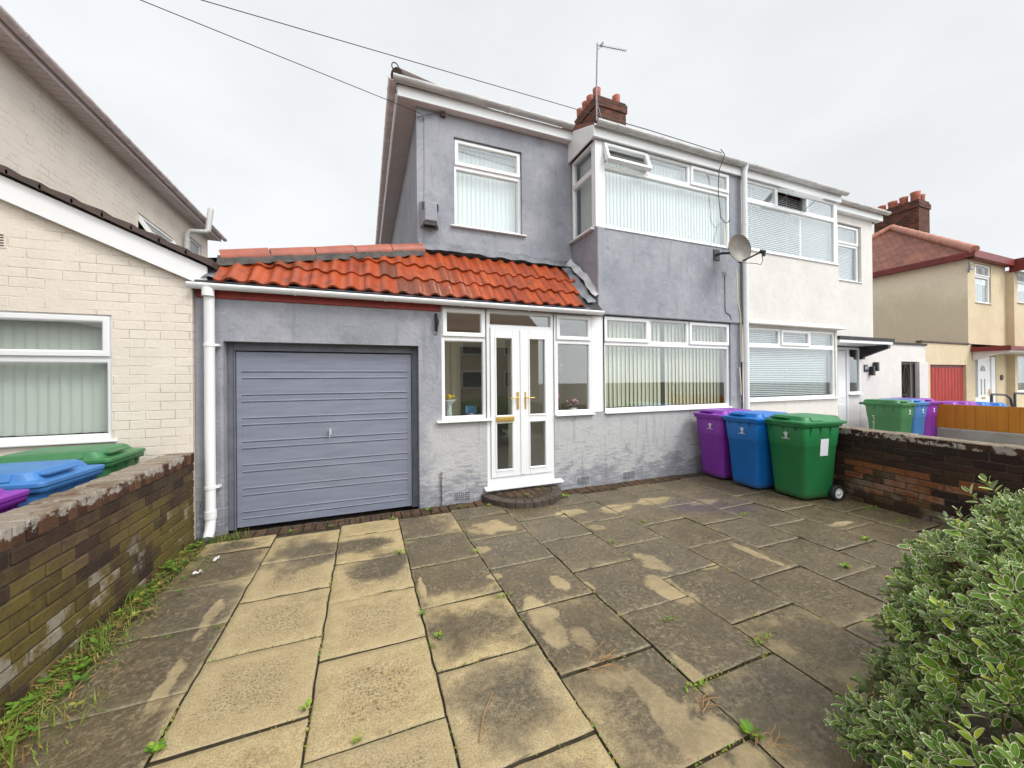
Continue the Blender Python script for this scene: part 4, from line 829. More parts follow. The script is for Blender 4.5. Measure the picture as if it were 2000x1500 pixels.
window(bh,(22.42,yb_-.17,1.02),(1,0,0),(0,1,0),4,1.33,[(0,4,0,1.33,'fixed')],blind=('v','blind_fabric'),bargs=dict(pitch=.12),sill=(.06,.08))
b=MB(); n=11; x0,x1=16.77,19.1
for i in range(n):
    xa=x0+(x1-x0)*i/n; xb=xa+(x1-x0)/n; b.poly([(xa,yb_+.10,0),(xa+.08,yb_+.06,0),(xa+.08,yb_+.06,1.9),(xa,yb_+.10,1.9)]); b.poly([(xa+.08,yb_+.06,0),(xb-.03,yb_+.06,0),(xb-.03,yb_+.06,1.9),(xa+.08,yb_+.06,1.9)]); b.poly([(xb-.03,yb_+.06,0),(xb,yb_+.10,0),(xb,yb_+.10,1.9),(xb-.03,yb_+.06,1.9)])
b.build('garage_door','red_metal',bh)
b=MB(); b.box(16.77,19.1,yb_+.07,yb_+.12,1.90,1.985); b.build('garage_frame','maroon_paint',bh)
b=MB(); b.box(20.05,21.0,yb_+.03,yb_+.08,.1,2.3); dd=b.build('front_door','white_upvc',bh,bevel=.01)
b=MB(); ctr=(20.42,1.78); pts=[(ctr[0]+.17*math.cos(t),ctr[1]+.2*math.sin(t)) for t in [math.pi*i/10 for i in range(11)]]; b.prism(pts,1,yb_+.018,yb_+.028); b.box(20.26,20.31,yb_+.018,yb_+.028,.95,1.5); b.box(20.52,20.57,yb_+.018,yb_+.028,.95,1.5); b.build('glass','opaque_glass',dd)
b=MB(); b.box(20.3,20.55,yb_+.015,yb_+.028,.8,.86); b.tube([(20.88,yb_,1.02),(20.75,yb_,1.02)],.015,6); b.box(20.86,20.9,yb_+.01,yb_+.03,.9,1.14); b.build('handle','brass',dd)
b=MB(); b.box(19.98,20.05,yb_+.0,yb_+.08,.1,2.3); b.box(21.0,21.3,yb_,yb_+.08,.1,2.3); b.box(19.76,19.98,yb_,yb_+.08,.1,.86); fr=b.build('door_frame','white_upvc',bh,bevel=.006)
b=MB(); b.box(19.76,19.98,yb_+.03,yb_+.05,.86,2.3); b.build('glass','opaque_glass',fr)
b=MB(); b.poly([(19.45,6.2,2.72),(24,6.2,2.72),(24,5.35,2.56),(19.45,5.35,2.56)]); b.box(19.45,24,5.33,5.36,2.44,2.58); b.box(19.44,19.47,5.36,6.2,2.44,2.60); cn=b.build('door_canopy','maroon_paint',bh)
b=MB(); b.box(19.5,24,5.37,6.19,2.40,2.44); b.prism([(5.4,2.4),(6.19,2.4),(6.19,2.15)],0,19.55,19.65); b.build('trim','worn_upvc',cn)
b=MB(); b.tube([(21.75,yb_-.0,1.55),(21.75,yb_-.03,1.55)],.10,14); b.build('number_plaque','dark_ridge_tile',bh)
b=MB(); b.tube([(19.22,6.15,5.15),(19.15,6.1,5.3),(19.15,6.1,5.5)],.03,6); b.box(19.15,19.4,6.08,6.14,5.25,5.33); b.box(19.15,19.3,6.08,6.14,5.42,5.48); b.build('cable_bracket','steel',bh)
b=MB(); b.box(23.5,24.45,9.0,10.6,7.4,9.7); b.box(23.46,24.49,8.96,10.64,9.35,9.58); ch2=b.build('chimney','chimney_brick',bh)
for (px_,py_,h,r) in ((23.75,9.2,.42,.17),(23.75,9.6,.36,.15),(23.75,10.0,.33,.17),(23.75,10.4,.3,.15),(24.2,9.2,.36,.15),(24.2,9.9,.3,.15)):
    b=MB(); b.lathe([(r,9.66),(r*.94,9.7+h*.6),(r*1.08,9.7+h),(r*.85,9.7+h),(r*.8,9.68)],px_,py_,14); b.build('chimney_pot','chimney_pot',ch2)
b=MB(); b.box(20,28.5,7.5,7.55,0,5.5); b.build('room_wall','interior_dark',bh)
b=MB(); b.tube([(13.2,7.6,6.2),(15,7.4,5.0),(15.6,7.2,3.0)],.012,5); tag(b.build('hanging_cable','maroon_paint'),'thin reddish cable hanging against the beige gable wall','cable')

# ------------------------------------------------------------------ garden walls
def brick_wall(Mx,length,nc,ch_,thick,seed,flag=None,cw=.076,chh=.118):
    rs=random.Random(seed); b=MB(Mx); mo=MB(Mx)
    mo.box(.004,length-.004,.010,thick-.010,-.06,nc*ch_)
    for c in range(nc):
        x=-(.11 if c%2 else 0)
        while x<length-.02:
            x0=max(x+.005,0); x1=min(x+.225-.005,length)
            if x1-x0>.03:
                j=rs.uniform(-.004,.004); rv=rs.random()*.78
                if flag: rv=flag((x0+x1)/2,c,rs,rv)
                b.box(x0,x1,j,thick+rs.uniform(-.004,.004),c*ch_+.005,(c+1)*ch_-.005+rs.uniform(-.001,.001),rv)
            x+=.225
    cp=MB(Mx); x=0
    while x<length-.01:
        w=cw; x1=min(x+w-.006,length); t=rs.uniform(-.006,.006); cp.box(x,x1,-.004+rs.uniform(-.004,.004),thick+.004,nc*ch_+.006,nc*ch_+chh+t,rs.random()); x+=w
    mo.box(.0,length-.002,.006,thick-.006,nc*ch_,nc*ch_+chh-.01)
    return b,mo,cp
t=thing('garden_wall','mossy brown brick garden wall along the left edge of the patio','wall',(-1.75,2,0))
Mx=frameM((-1.635,4.78,-.03),(0,-1,0),(-1,0,0))
b,mo,cp=brick_wall(Mx,7.0,10,.081,.225,3)
b.build('brickwork','old_brick',t,bevel=.005); mo.build('mortar','mortar',t); cp.build('coping_course','coping_brick',t,bevel=.008)
t=thing('garden_wall','dark red brick garden wall on the right behind the green bin','wall',(6.0,2,0))
d=Vector((-.196,-1,0)).normalized(); Mx=frameM((6.30,4.80,-.02),d,(-d.y,d.x,0))
def flg(x,c,rs,rv):
    if 1.9<x<3.2 and 2<=c<=6 and rs.random()<.62: return .80+rs.random()*.2
    if c<=3 and rs.random()<.25: return .72+rs.random()*.08
    return min(rv,.70)
b,mo,cp=brick_wall(Mx,6.5,11,.078,.225,5,flg,.225,.088)
b.build('brickwork','dark_brick',t,bevel=.005); mo.build('mortar','mortar',t); cp.build('coping_course','dark_coping',t,bevel=.008)
t=thing('timber_fence','low orange stained board fence on a grey concrete base beside the purple bin','fence',(12.43,3,0))
b=MB(); b.box(12.32,12.54,-3,4.46,-.05,.42); b.build('base_wall','concrete',t,bevel=.01)
b=MB(); y=-3
while y<4.4: b.box(12.40,12.425,y,y+.146,.425,.965+random.uniform(-.003,.003)); y+=.15
b.build('boards','orange_stain',t,bevel=.003)
b=MB(); b.box(12.426,12.47,-3,4.42,.50,.57); b.box(12.426,12.47,-3,4.42,.80,.87); b.build('rail','orange_stain',t)

# ------------------------------------------------------------------ wheelie bins
def rr(w,d,r,z,cy=0,n=5):
    pts=[]
    for (sx,sy,a0) in ((1,1,0),(-1,1,90),(-1,-1,180),(1,-1,270)):
        for k in range(n+1):
            a=R(a0+90*k/n); pts.append((sx*(w/2-r)+r*math.cos(a),cy+sy*(d/2-r)+r*math.sin(a),z))
    return pts
def emblem_mb(y):
    b=MB(); P=lambda pts:b.prism(pts,1,y-.004,y)
    S=.0011
    shapes=[[(-18,0),(22,0),(20,6),(12,10),(10,22),(2,22),(0,9),(-14,7)],[(-8,24),(12,22),(18,34),(14,46),(-4,44),(-14,36)],[(-24,46),(-6,48),(-10,66),(-22,60)],[(14,40),(24,50),(30,66),(22,60),(12,50)],[(-4,48),(10,50),(12,68),(4,72),(-4,66)]]
    for s_ in shapes: P([(x*S*1.1,.825+z*S) for x,z in s_])
    b.prism([(-.055,.810),(.055,.810),(.055,.816),(-.055,.816)],1,y-.004,y)
    return b
def make_bin(label,group,mat,lid=None,loc=(0,0,0),rz=0,emblem=True,lift=0):
    t=thing('wheelie_bin',label,'wheelie bin',loc,rz,group); lid=lid or mat
    def B(): m=MB(); m.local=True; return m
    b=B(); b.smooth=True
    rings=[rr(.38,.44,.05,.03),rr(.43,.49,.06,.05),rr(.445,.505,.06,.10),rr(.50,.585,.055,.70),rr(.502,.588,.055,.702),rr(.512,.598,.055,.715),rr(.535,.64,.05,.955),rr(.535,.64,.05,.965),rr(.575,.69,.05,.968),rr(.575,.69,.05,1.0)]
    b.loft(rings)
    body=b.build('body',mat,t,smooth_all=False)
    body.data.polygons.foreach_set('use_smooth',[True]*len(body.data.polygons)); 
    b=B()
    for x in (-.17,0.0,.17): b.prism([(-.300,.86),(-.335,.965),(-.295,.965)],0,x-.006,x+.006)
    for y in (-.18,-.02,.14): 
        for sx in (-1,1): b.prism([(sx*.255,.80),(sx*.285,.965),(sx*.25,.965)],1,y-.006,y+.006)
    b.build('rib',mat,t)
    b=B(); b.smooth=False
    b.loft([rr(.59,.73,.04,1.002,.028),rr(.60,.745,.04,1.006,.026),rr(.60,.745,.04,1.036,.026),rr(.575,.72,.05,1.039,.03),rr(.52,.65,.06,1.043,.045),rr(.475,.60,.06,1.092,.055),rr(.45,.575,.06,1.099,.055)])
    l=b.build('lid',lid,t,bevel=.006,seg=2)
    b=B()
    b.box(-.20,.06,-.305,-.225,1.068,1.080); b.build('grip',lid,l)
    for sx in (-1,1): b=B(); b.prism([(sx*.235,1.05),(sx*.268,1.05),(sx*.243,1.094),(sx*.22,1.094)],1,-.16,.02); b.build('grip',lid,l)
    b=B(); b.tube([(-.25,.425,1.01),(.25,.425,1.01)],.016,8); b.box(-.21,-.18,.37,.435,.98,1.02); b.box(.18,.21,.37,.435,.98,1.02); b.build('handle',mat,t)
    b=B(); b.tube([(-.27,.235,.10),(.27,.235,.10)],.012,8); b.build('axle','steel',t)
    for sx in (-1,1):
        b=B(); xs_=[sx*.245,sx*.25,sx*.29,sx*.295]; 
        prof=[(.075,xs_[0]),(.097,xs_[0]),(.102,xs_[1]),(.102,xs_[2]),(.095,xs_[3]),(.066,xs_[3]),(.062,xs_[2]-sx*.004)]
        b.smooth=True; b.loft([[(x,.235+r*math.cos(a),.102+r*math.sin(a)) for a in [2*math.pi*k/22 for k in range(22)]] for r,x in prof],(True,True)); w_=b.build('wheel','rubber',t)
        b=B(); prof=[(.064,xs_[3]-sx*.002),(.056,xs_[3]+sx*.001),(.052,xs_[2]-sx*.004),(.024,xs_[2]-sx*.002),(.020,xs_[3]+sx*.008),(.0001,xs_[3]+sx*.008)]
        b.smooth=True; b.loft([[(x,.235+r*math.cos(a),.102+r*math.sin(a)) for a in [2*math.pi*k/22 for k in range(22)]] for r,x in prof],(False,False)); b.build('rim','white_upvc',w_)
    if emblem: e=emblem_mb(-.3175); e.local=True; eo=e.build('emblem','white_paint',t); eo.location=(.04,0,-.01) 
    return t
BG='wheelie bins with liver bird emblem in front of the grey house'
pur=make_bin('purple wheelie bin against the grey wall, leftmost of the three under the front window',BG,'bin_purple',loc=(5.44,4.42,0),rz=R(-94))
blu=make_bin('blue wheelie bin between the purple bin and the large green bin on the patio',BG,'bin_blue',loc=(5.40,3.84,0),rz=R(-95))
grn=make_bin('green wheelie bin with white sticker and wheel showing, beside the dark brick wall',BG,'bin_green',loc=(5.50,3.28,0),rz=R(-98))
b=MB(); b.local=True; b.loft([[(.2465,-.075,.59),(.2465,.055,.59),(.2625,.055,.81),(.2625,-.075,.81)],[(.2485,-.075,.59),(.2485,.055,.59),(.2645,.055,.81),(.2645,-.075,.81)]]); st=b.build('sticker','paper_white',grn); st.location=(0,.06,0)
s=text('6',.16,(.2635,-.16,.80),Matrix.Rotation(R(90),3,'Z')@RXF,'numeral','white_paint',pur)
NG='bins on the white house driveway'
ng=make_bin('green wheelie bin on the white house driveway, nearest the door',NG,'faded_green',loc=(10.83,4.66,0))
make_bin('pale blue wheelie bin squeezed between green and purple bins on the neighbouring driveway',NG,'faded_blue',loc=(11.42,4.68,0))
make_bin('purple wheelie bin beside the orange stained fence',NG,'faded_purple',loc=(12.00,4.72,0))
b=MB(); b.local=True
for k in range(11):
    z=.28+k*.045; b.box(-.004,0,.15+random.uniform(-.008,.008),.172+random.uniform(-.01,.012),z,z+.016)
pl=b.build('painted_marks','white_paint',ng); pl.location=(-.2255,0,0); pl.rotation_euler=(0,R(-2.6),0)
FG='bins of the beige house beyond the orange fence'
make_bin('dark purple bin lid just behind the left end of the orange fence',FG,'faded_purple',loc=(13.35,4.75,-.12),rz=R(-75),emblem=False)
make_bin('dark purple bin lid behind the orange fence, beside the dark blue lids',FG,'faded_purple',loc=(13.95,4.70,-.13),rz=R(-85),emblem=False)
make_bin('dark blue bin lid behind the orange fence, touching the purple lid',FG,'bin_blue',loc=(14.9,4.75,-.18),rz=R(-80),emblem=False)
make_bin('dark blue bin lid furthest right behind the orange fence',FG,'bin_blue',loc=(15.75,4.72,-.22),rz=R(-80),emblem=False)
LG='bins behind the mossy garden wall'
make_bin('green bin lid with scuffed dark side, behind the mossy wall under the window',LG,'faded_green',loc=(-2.30,4.36,-.05),rz=R(92),emblem=False)
make_bin('blue bin lid in front of the green one behind the mossy wall',LG,'faded_blue',loc=(-2.27,3.68,-.07),rz=R(88),emblem=False)
make_bin('purple bin lid, its corner just showing at the left edge behind the wall',LG,'faded_purple',loc=(-2.30,3.02,-.09),rz=R(90),emblem=False)
b=MB()
for x0 in (18.6,20.3): b.tube([(x0,5.5,-.05),(x0,5.5,.95),(x0+.05,5.5,1.02),(x0+1.0,5.5,.98),(x0+1.35,5.5,.85),(x0+1.5,5.5,.55),(x0+1.5,5.5,-.05)],.035,8)
tag(b.build('handrail','black_plastic'),'pair of black hooped handrails before the beige house door','handrail')

# ------------------------------------------------------------------ dish, aerial, cables, doorstep
t=thing('satellite_dish','weathered grey satellite dish bracketed to the bay wall beside the downpipe','satellite dish',(5.78,4.8,3.77))
n_=Vector((-.22,-.95,.10)).normalized(); c=Vector((5.84,4.42,3.77)); ax=n_.cross(Vector((0,0,1))).normalized(); ay=ax.cross(n_)
b=MB(); b.smooth=True; rings=[]
for k in range(7): 
    r=.225*k/6; rings.append([c+n_*(.06*(k/6)**2-.03)+ax*math.cos(a)*max(r,.001)*.92+ay*math.sin(a)*max(r,.001)*1.06 for a in [2*math.pi*i/28 for i in range(28)]])
back=[[p-n_*.012 for p in rg] for rg in rings]
b.loft(rings+[[p+n_*.002+(p-c)*.012 for p in rings[-1]]]+back[::-1],(False,False)); b.build('reflector','dish_metal',t)
b=MB(); b.tube([c-n_*.05,c-n_*.16,Vector((5.80,4.70,3.78)),Vector((5.78,4.80,3.78))],.022,8); b.box(5.71,5.85,4.785,4.80,3.68,3.87); b.box(5.84,5.96,4.50,4.58,3.72,3.88); b.build('bracket','black_plastic',t)
bt=c-ay*.235; lnb=c+n_*.24-ay*.15+Vector((.26,.0,.02))
b=MB(); b.tube([bt-n_*.02,lnb],.014,8); b.tube([bt-n_*.02+ax*.03,lnb-n_*.05],.007,6); b.build('arm','black_plastic',t)
b=MB(); dn=(c-lnb).normalized(); b.tube([lnb-dn*.06,lnb+dn*.0,lnb+dn*.035],[.03,.034,.026],10); b.tube([lnb-dn*.03,lnb-dn*.03-Vector((0,0,.07))],.026,8); b.build('receiver','black_plastic',t)
b=MB(); p=lnb-Vector((0,0,.06)); b.tube([p,p+Vector((.03,.0,-.08)),p+Vector((.0,.02,-.15)),p+Vector((-.06,.04,-.13)),bt+Vector((.05,0,-.0)),bt],.005,6); b.build('cable','black_plastic',t)
t=thing('television_aerial','thin grey mast with yagi television aerial strapped to the chimney','aerial',(5.98,8.68,8.6))
b=MB(); b.tube([(5.975,8.65,8.7),(5.975,8.65,9.5),(6.03,8.66,10.86)],.022,8); b.tube([(5.96,8.63,9.25),(6.2,8.65,8.6)],.012,6); b.build('mast','steel',t)
b=MB(); A=Vector((6.0,8.66,10.80)); B=Vector((6.74,8.35,10.62)); b.tube([A,B],.011,6); dirx=(B-A).normalized(); pr=Vector((.35,.9,.35)).normalized()
for i in range(11): q=A.lerp(B,.12+.88*i/10); b.tube([q-pr*.085,q+pr*.085],.006,5)
b.tube([A.lerp(B,.15),A.lerp(B,.22)+Vector((0,0,.10))],.03,6); b.tube([(6.02,8.66,10.66),A.lerp(B,.2)],.006,5); b.build('boom','steel',t)
def wire(pts,r,name,mat,label,sag=0):
    P=[Vector(p) for p in pts]
    if len(P)==2: P=[P[0].lerp(P[1],i/30)-Vector((0,0,sag*4*(i/30)*(1-i/30))) for i in range(31)]
    b=MB(); b.tube(P,r,6); return tag(b.build(name,mat),label,'cable')
wire([(.80,5.49,5.47),(-26.0,2.4,7.52)],.0045,'overhead_wire','gate_iron','thin overhead wire ending at the bracket on the upper left corner')
wire([(3.24,4.72,5.56),(-26.6,6.25,6.70)],.0045,'overhead_wire','gate_iron','thin overhead wire crossing the sky to the bay gutter',0)
wire([(3.25,4.70,5.545),(4.2,4.655,5.515),(5.0,4.65,5.50),(5.75,4.65,5.49)],.006,'gutter_cable','black_plastic','black cable lying along the grimy bay gutter')
wire([(5.72,4.64,5.54),(5.79,4.62,5.45),(5.80,4.74,5.25),(5.82,4.78,4.9),(5.86,4.77,4.45),(5.97,4.77,4.36),(6.05,4.77,4.38),(6.07,4.76,4.45)],.007,'hanging_cable','black_plastic','black cable looping down over the right end of the bay window')
wire([(6.02,4.77,4.36),(5.95,4.76,4.15),(5.97,4.76,3.95),(6.02,4.7,3.86)],.008,'hanging_cable','cream_blind','short cream cable running down from the loop to the dish')
t=thing('doorstep','dark half-round brick doorstep with weeds below the porch door','step',(2.0,4.6,0))
b=MB(); cx_,cy_=2.02,4.83; n=15
for i in range(n):
    a0,a1=math.pi+math.pi*i/n+.004,math.pi+math.pi*(i+1)/n-.004; b.cur=random.random(); ro,ri=(.56+random.uniform(-.006,.006)),.43
    P=lambda a,r,z:(cx_+r*math.cos(a)*1.02,cy_+r*math.sin(a)*1.02,z)
    b.loft([[P(a0,ro,-.03),P(a1,ro,-.03),P(a1,ri,-.03),P(a0,ri,-.03)],[P(a0,ro,.078),P(a1,ro,.078),P(a1,ri,.083),P(a0,ri,.083)]])
b.build('kerb','step_stone',t,bevel=.008)
b=MB(); k=0
for iy in range(4):
    x=-.5
    while x<.5:
        y0=cy_-.42+iy*.105; xa,xb=cx_+x,cx_+x+.10
        if all(math.hypot(xx-cx_,yy_-cy_)<.44 for xx in (xa,xb) for yy_ in (y0,)): b.box(xa,xb,y0+.004,y0+.1,-.02,.088+random.uniform(-.006,.006),random.random())
        x+=.108
b.build('infill_bricks','edging_brick',t,bevel=.006)
b=MB(); b.lathe([(.0,.0),(.43,.0),(.43,.078),(.0,.078)],cx_,cy_-.0,28); b.build('infill_bed','joint_soil',t)

# ------------------------------------------------------------------ things on the porch sills
t=thing('flower_vase','cream pedestal vase of yellow flowers in the left porch window','vase',(1.06,5.03,1.09))
b=MB(); b.lathe([(.0,1.09),(.05,1.09),(.045,1.12),(.04,1.24),(.045,1.29),(.085,1.33),(.095,1.35),(.08,1.35),(.0,1.33)],1.06,5.03,18); b.build('pedestal','ceramic',t)
b=MB(); b.smooth=True
for i in range(11):
    a=random.uniform(0,6.28); r=random.uniform(0,.075); x,y,z=1.06+r*math.cos(a),5.03+r*math.sin(a),1.375+random.uniform(0,.03); b.lathe([(.0005,z-.022),(.020,z-.018),(.028,z),(.018,z+.016),(.0005,z+.02)],x,y,8)
b.build('flowers','yellow_petal',t)
def posy(cx,cy,z,lab,n,rad,h,basket):
    t=thing('flower_pot',lab,'flowers',(cx,cy,z)); b=MB(); b.lathe([(.0,z),(.05,z),(.07,z+.07),(.065,z+.07),(.0,z+.06)],cx,cy,14); b.build('basket',basket,t)
    b=MB(); b.smooth=True; lf=MB()
    for i in range(n):
        a=random.uniform(0,6.28); r=rad*math.sqrt(random.random()); x,y,zz=cx+r*math.cos(a),cy+r*math.sin(a)*.7,z+.09+h*random.random(); s_=random.uniform(.7,1.2); b.lathe([(.0005,zz-.02*s_),(.022*s_,zz-.008*s_),(.026*s_,zz+.004),(.012*s_,zz+.018*s_),(.0005,zz+.016*s_)],x,y,8)
        for q in range(2): a2=random.uniform(0,6.28); p=Vector((x,y,zz-.02)); d_=Vector((math.cos(a2),math.sin(a2),random.uniform(-.3,.3)))*.06; s2=Vector((-d_.y,d_.x,0))*.3; lf.poly([p,p+d_*.5+s2,p+d_,p+d_*.5-s2])
    b.build('flowers','pink_petal',t); lf.build('leaves','dark_leaf',t)
posy(2.98,5.02,1.105,'white basket of pale pink flowers in the right porch window',16,.10,.10,'ceramic')
t=thing('ornament','small dark red wicker figure with pink head at the left of the right porch window','ornament',(2.70,5.02,1.1))
b=MB(); b.lathe([(.0,1.105),(.05,1.105),(.055,1.16),(.035,1.22),(.045,1.26),(.03,1.32),(.0,1.33)],2.70,5.02,12); b.build('body','doll_red',t)
b=MB(); b.lathe([(.0005,1.31),(.04,1.33),(.048,1.36),(.03,1.40),(.0005,1.41)],2.70,5.02,12); b.build('head','pink_petal',t)
b=MB(); b.box(1.30,1.46,5.06,5.075,1.092,1.25); tag(b.build('picture_card','picture_blue'),'small blue picture card standing in the left porch window','picture')
b=MB(); b.lathe([(.0,1.09),(.045,1.09),(.05,1.12),(.03,1.15),(.0,1.155)],1.36,4.99,12); tag(b.build('sill_ornament','pink_petal'),'tiny pink and white ornament on the left porch sill','ornament')
b=MB()
for i in range(16):
    p=Vector((2.74+random.uniform(-.03,.03),5.0,1.75+i*.03)); a=random.uniform(0,6.28); d_=Vector((math.cos(a),-.3,math.sin(a)))*.05; s2=Vector((0,.012,.02)); b.cur=random.random(); b.poly([p,p+d_*.5+s2,p+d_,p+d_*.5-s2])
tag(b.build('hanging_garland','weed_leaf'),'yellowing garland hanging inside the right porch window','garland')

# ------------------------------------------------------------------ weeds, litter
def blade(b,p,h,lean,az,w):
    d_=Vector((math.cos(az),math.sin(az),0)); s2=Vector((-d_.y,d_.x,0))*w; p=Vector(p); pts=[]
    for k in range(4):
        t_=k/3; q=p+d_*lean*t_*t_+Vector((0,0,h*(t_-.25*t_*t_*abs(lean)/max(h,.01)))); pts.append((q-s2*(1-t_),q+s2*(1-t_)))
    for k in range(3): b.poly([pts[k][0],pts[k][1],pts[k+1][1],pts[k+1][0]])
def leaf(b,p,d_,up,L_,w):
    d_=Vector(d_).normalized(); s2=d_.cross(Vector(up)).normalized(); n2=s2.cross(d_); p=Vector(p)
    pts=[p,p+d_*L_*.35+s2*w+n2*.0,p+d_*L_*.75+s2*w*.7,p+d_*L_,p+d_*L_*.75-s2*w*.7,p+d_*L_*.35-s2*w]; b.poly(pts)
b=MB(); rs=random.Random(11)
for i in range(6500):
    y=rs.uniform(.3,4.62); dens=.45+.55*mnoise.noise((y*1.7,3.,0)); 
    if rs.random()>dens+.22: continue
    wdt=.16+.10*mnoise.noise((y*2.1,7,0))+(.12 if y<2.6 else 0); x=-1.63+abs(rs.gauss(0,wdt*.75)); 
    if x>-1.22: continue
    hgt=rs.uniform(.025,.11)*(1.5 if mnoise.noise((x*3,y*2.3,5))>.05 else .5)*(1.25 if y<2.3 else .8); dead=mnoise.noise((x*2,y*1.9,9))
    b.cur=min(1,max(0,rs.random()*.72+(.55 if dead>-.08 else .1))); blade(b,(x,y,-.01),hgt,rs.uniform(.02,.12),rs.uniform(0,6.28),rs.uniform(.002,.0048))
for i in range(80):
    y=rs.uniform(.4,4.6); x=-1.62+abs(rs.gauss(0,.12)); b.cur=rs.random()*.8; a=rs.uniform(0,6.28)
    for k in range(5): aa=a+k*1.256+rs.uniform(-.2,.2); leaf(b,(x,y,.015+rs.random()*.03),(math.cos(aa),math.sin(aa),rs.uniform(.1,.5)),(0,0,1),rs.uniform(.02,.055),rs.uniform(.006,.014))
for i in range(900):
    y=rs.uniform(.4,4.5); x=-1.60+abs(rs.gauss(0,.14)); b.cur=rs.uniform(.86,1); a=rs.uniform(0,6.28)
    if x<-1.2: leaf(b,(x,y,rs.uniform(.0,.03)),(math.cos(a),math.sin(a),rs.uniform(-.05,.25)),(0,0,1),rs.uniform(.03,.09),.0028)
for i in range(160):
    x=rs.uniform(-1.58,-1.15); y=4.62+rs.gauss(0,.05); b.cur=rs.random()*.6; blade(b,(x,y,0),rs.uniform(.03,.14),rs.uniform(.02,.12),rs.uniform(0,6.28),rs.uniform(.0015,.003))
tag(b.build('grass','grass_blade',uv=False),'strip of grass and weeds growing at the foot of the mossy wall','grass',kind='stuff')
b=MB(); rs=random.Random(77)
cols_=[-.867,-.258,.355,.972,1.60,2.215,2.83,3.44]; phs=[3.05,3.27,3.02,3.30,3.02,3.33,2.98,3.3]
def clump(x,y,n,al):
    for i in range(n):
        t_=rs.gauss(0,.05); q=(x+(t_ if al else rs.gauss(0,.004)),y+(rs.gauss(0,.004) if al else t_),rs.uniform(-.018,.003)); a=rs.uniform(0,6.28)
        b.cur=rs.choice((rs.uniform(.1,.6),rs.uniform(.85,1),rs.uniform(.9,1))); leaf(b,q,(math.cos(a),math.sin(a),rs.uniform(.2,1.2)),(0,0,1),rs.uniform(.006,.018),rs.uniform(.002,.005))
for i in range(260):
    if rs.random()<.5: x=rs.choice(cols_); y=rs.uniform(.8,4.5); clump(x,y,rs.randint(6,16),False)
    else:
        ci=rs.randrange(1,8); x=rs.uniform(cols_[ci-1],cols_[ci]); y=phs[ci]+.613*rs.randint(-3,2)
        if y<4.5: clump(x,y,rs.randint(6,14),True)
tag(b.build('joint_moss','weed_leaf',uv=False),'crumbs of moss and dead leaf packed in the paving joints','moss',kind='stuff')
WG='weeds in the paving joints'
def weed(kind,x,y,s_,seed):
    rs=random.Random(seed); b=MB()
    if kind=='grass':
        for i in range(int(26*s_)+8): b.cur=rs.random()*.75; blade(b,(x+rs.gauss(0,.012),y+rs.gauss(0,.012),-.01),rs.uniform(.02,.07)*s_,rs.uniform(.02,.07)*s_,rs.uniform(0,6.28),.002)
    elif kind=='leaf':
        for i in range(int(16*s_)+6):
            a=rs.uniform(0,6.28); r=rs.uniform(0,.02)*s_; b.cur=rs.random()*.85; leaf(b,(x+r*math.cos(a),y+r*math.sin(a),rs.uniform(0,.02)),(math.cos(a),math.sin(a),rs.uniform(.1,.9)),(0,0,1),rs.uniform(.025,.05)*s_,rs.uniform(.007,.013)*s_)
    elif kind=='moss':
        for i in range(int(60*s_)): a=rs.uniform(0,6.28); b.cur=rs.uniform(.3,1); q=(x+rs.gauss(0,.05)*s_,y+rs.gauss(0,.015)*s_,rs.uniform(-.005,.012)); leaf(b,q,(math.cos(a),math.sin(a),rs.uniform(.2,1)),(0,0,1),rs.uniform(.008,.02),.005)
    return b
Wd=[('leaf',.42,2.35,1.0),('grass',.37,2.28,1.0),('grass',-.90,3.0,1.0),('leaf',.95,3.37,.9),('leaf',2.53,4.50,1.6),('moss',1.88,1.94,.9),('grass',2.68,2.88,.9),('leaf',3.74,1.91,1.3),('leaf',4.57,2.16,1.2),('moss',2.25,1.58,1.6),('leaf',2.25,3.07,.9),('leaf',2.89,3.37,.9),('leaf',.30,3.62,1.0),('leaf',-.04,1.81,.7),('leaf',-.86,2.09,1.2),('leaf',-.27,2.08,1.0),('grass',4.28,3.44,1.4),('moss',4.12,3.11,1.5),('grass',-1.16,3.0,.9),('moss',1.60,1.47,1.4),('leaf',1.60,1.18,1.5),('moss',5.75,2.65,2.2),('leaf',1.46,4.55,1.0),('grass',1.5,4.62,1.6),('leaf',.72,4.70,1.2),('leaf',.30,4.55,1.1),('leaf',-.35,4.58,.9),('leaf',-.75,4.60,.8),('moss',.96,2.62,1.0),('leaf',.36,2.62,.8),('grass',-.25,1.75,.8),('leaf',1.98,4.5,.9),('grass',2.3,4.72,1.2),('moss',1.15,4.68,1.6),('leaf',4.25,4.66,.9),('moss',5.55,2.3,1.8)]
nm={'leaf':('weed','small bright green leafy weed growing in a paving joint'),'grass':('grass_tuft','thin tuft of grass growing in a paving joint'),'moss':('moss_patch','flat patch of moss in a paving joint')}
ups={(2.53,4.50),(1.46,4.55),(1.98,4.5),(2.3,4.72),(1.5,4.62)}
for i,(k,x,y,s_) in enumerate(Wd):
    b=weed(k,x,y,s_*.72,100+i); 
    if (x,y) in ((1.98,4.5),(2.3,4.72)): b.v=[(p[0],p[1],p[2]+.09) for p in b.v]
    o=b.build(nm[k][0],'weed_leaf' if k!='grass' else 'grass_blade',uv=False); tag(o,nm[k][1],'weed' if k=='leaf' else ('grass' if k=='grass' else 'moss'),WG)
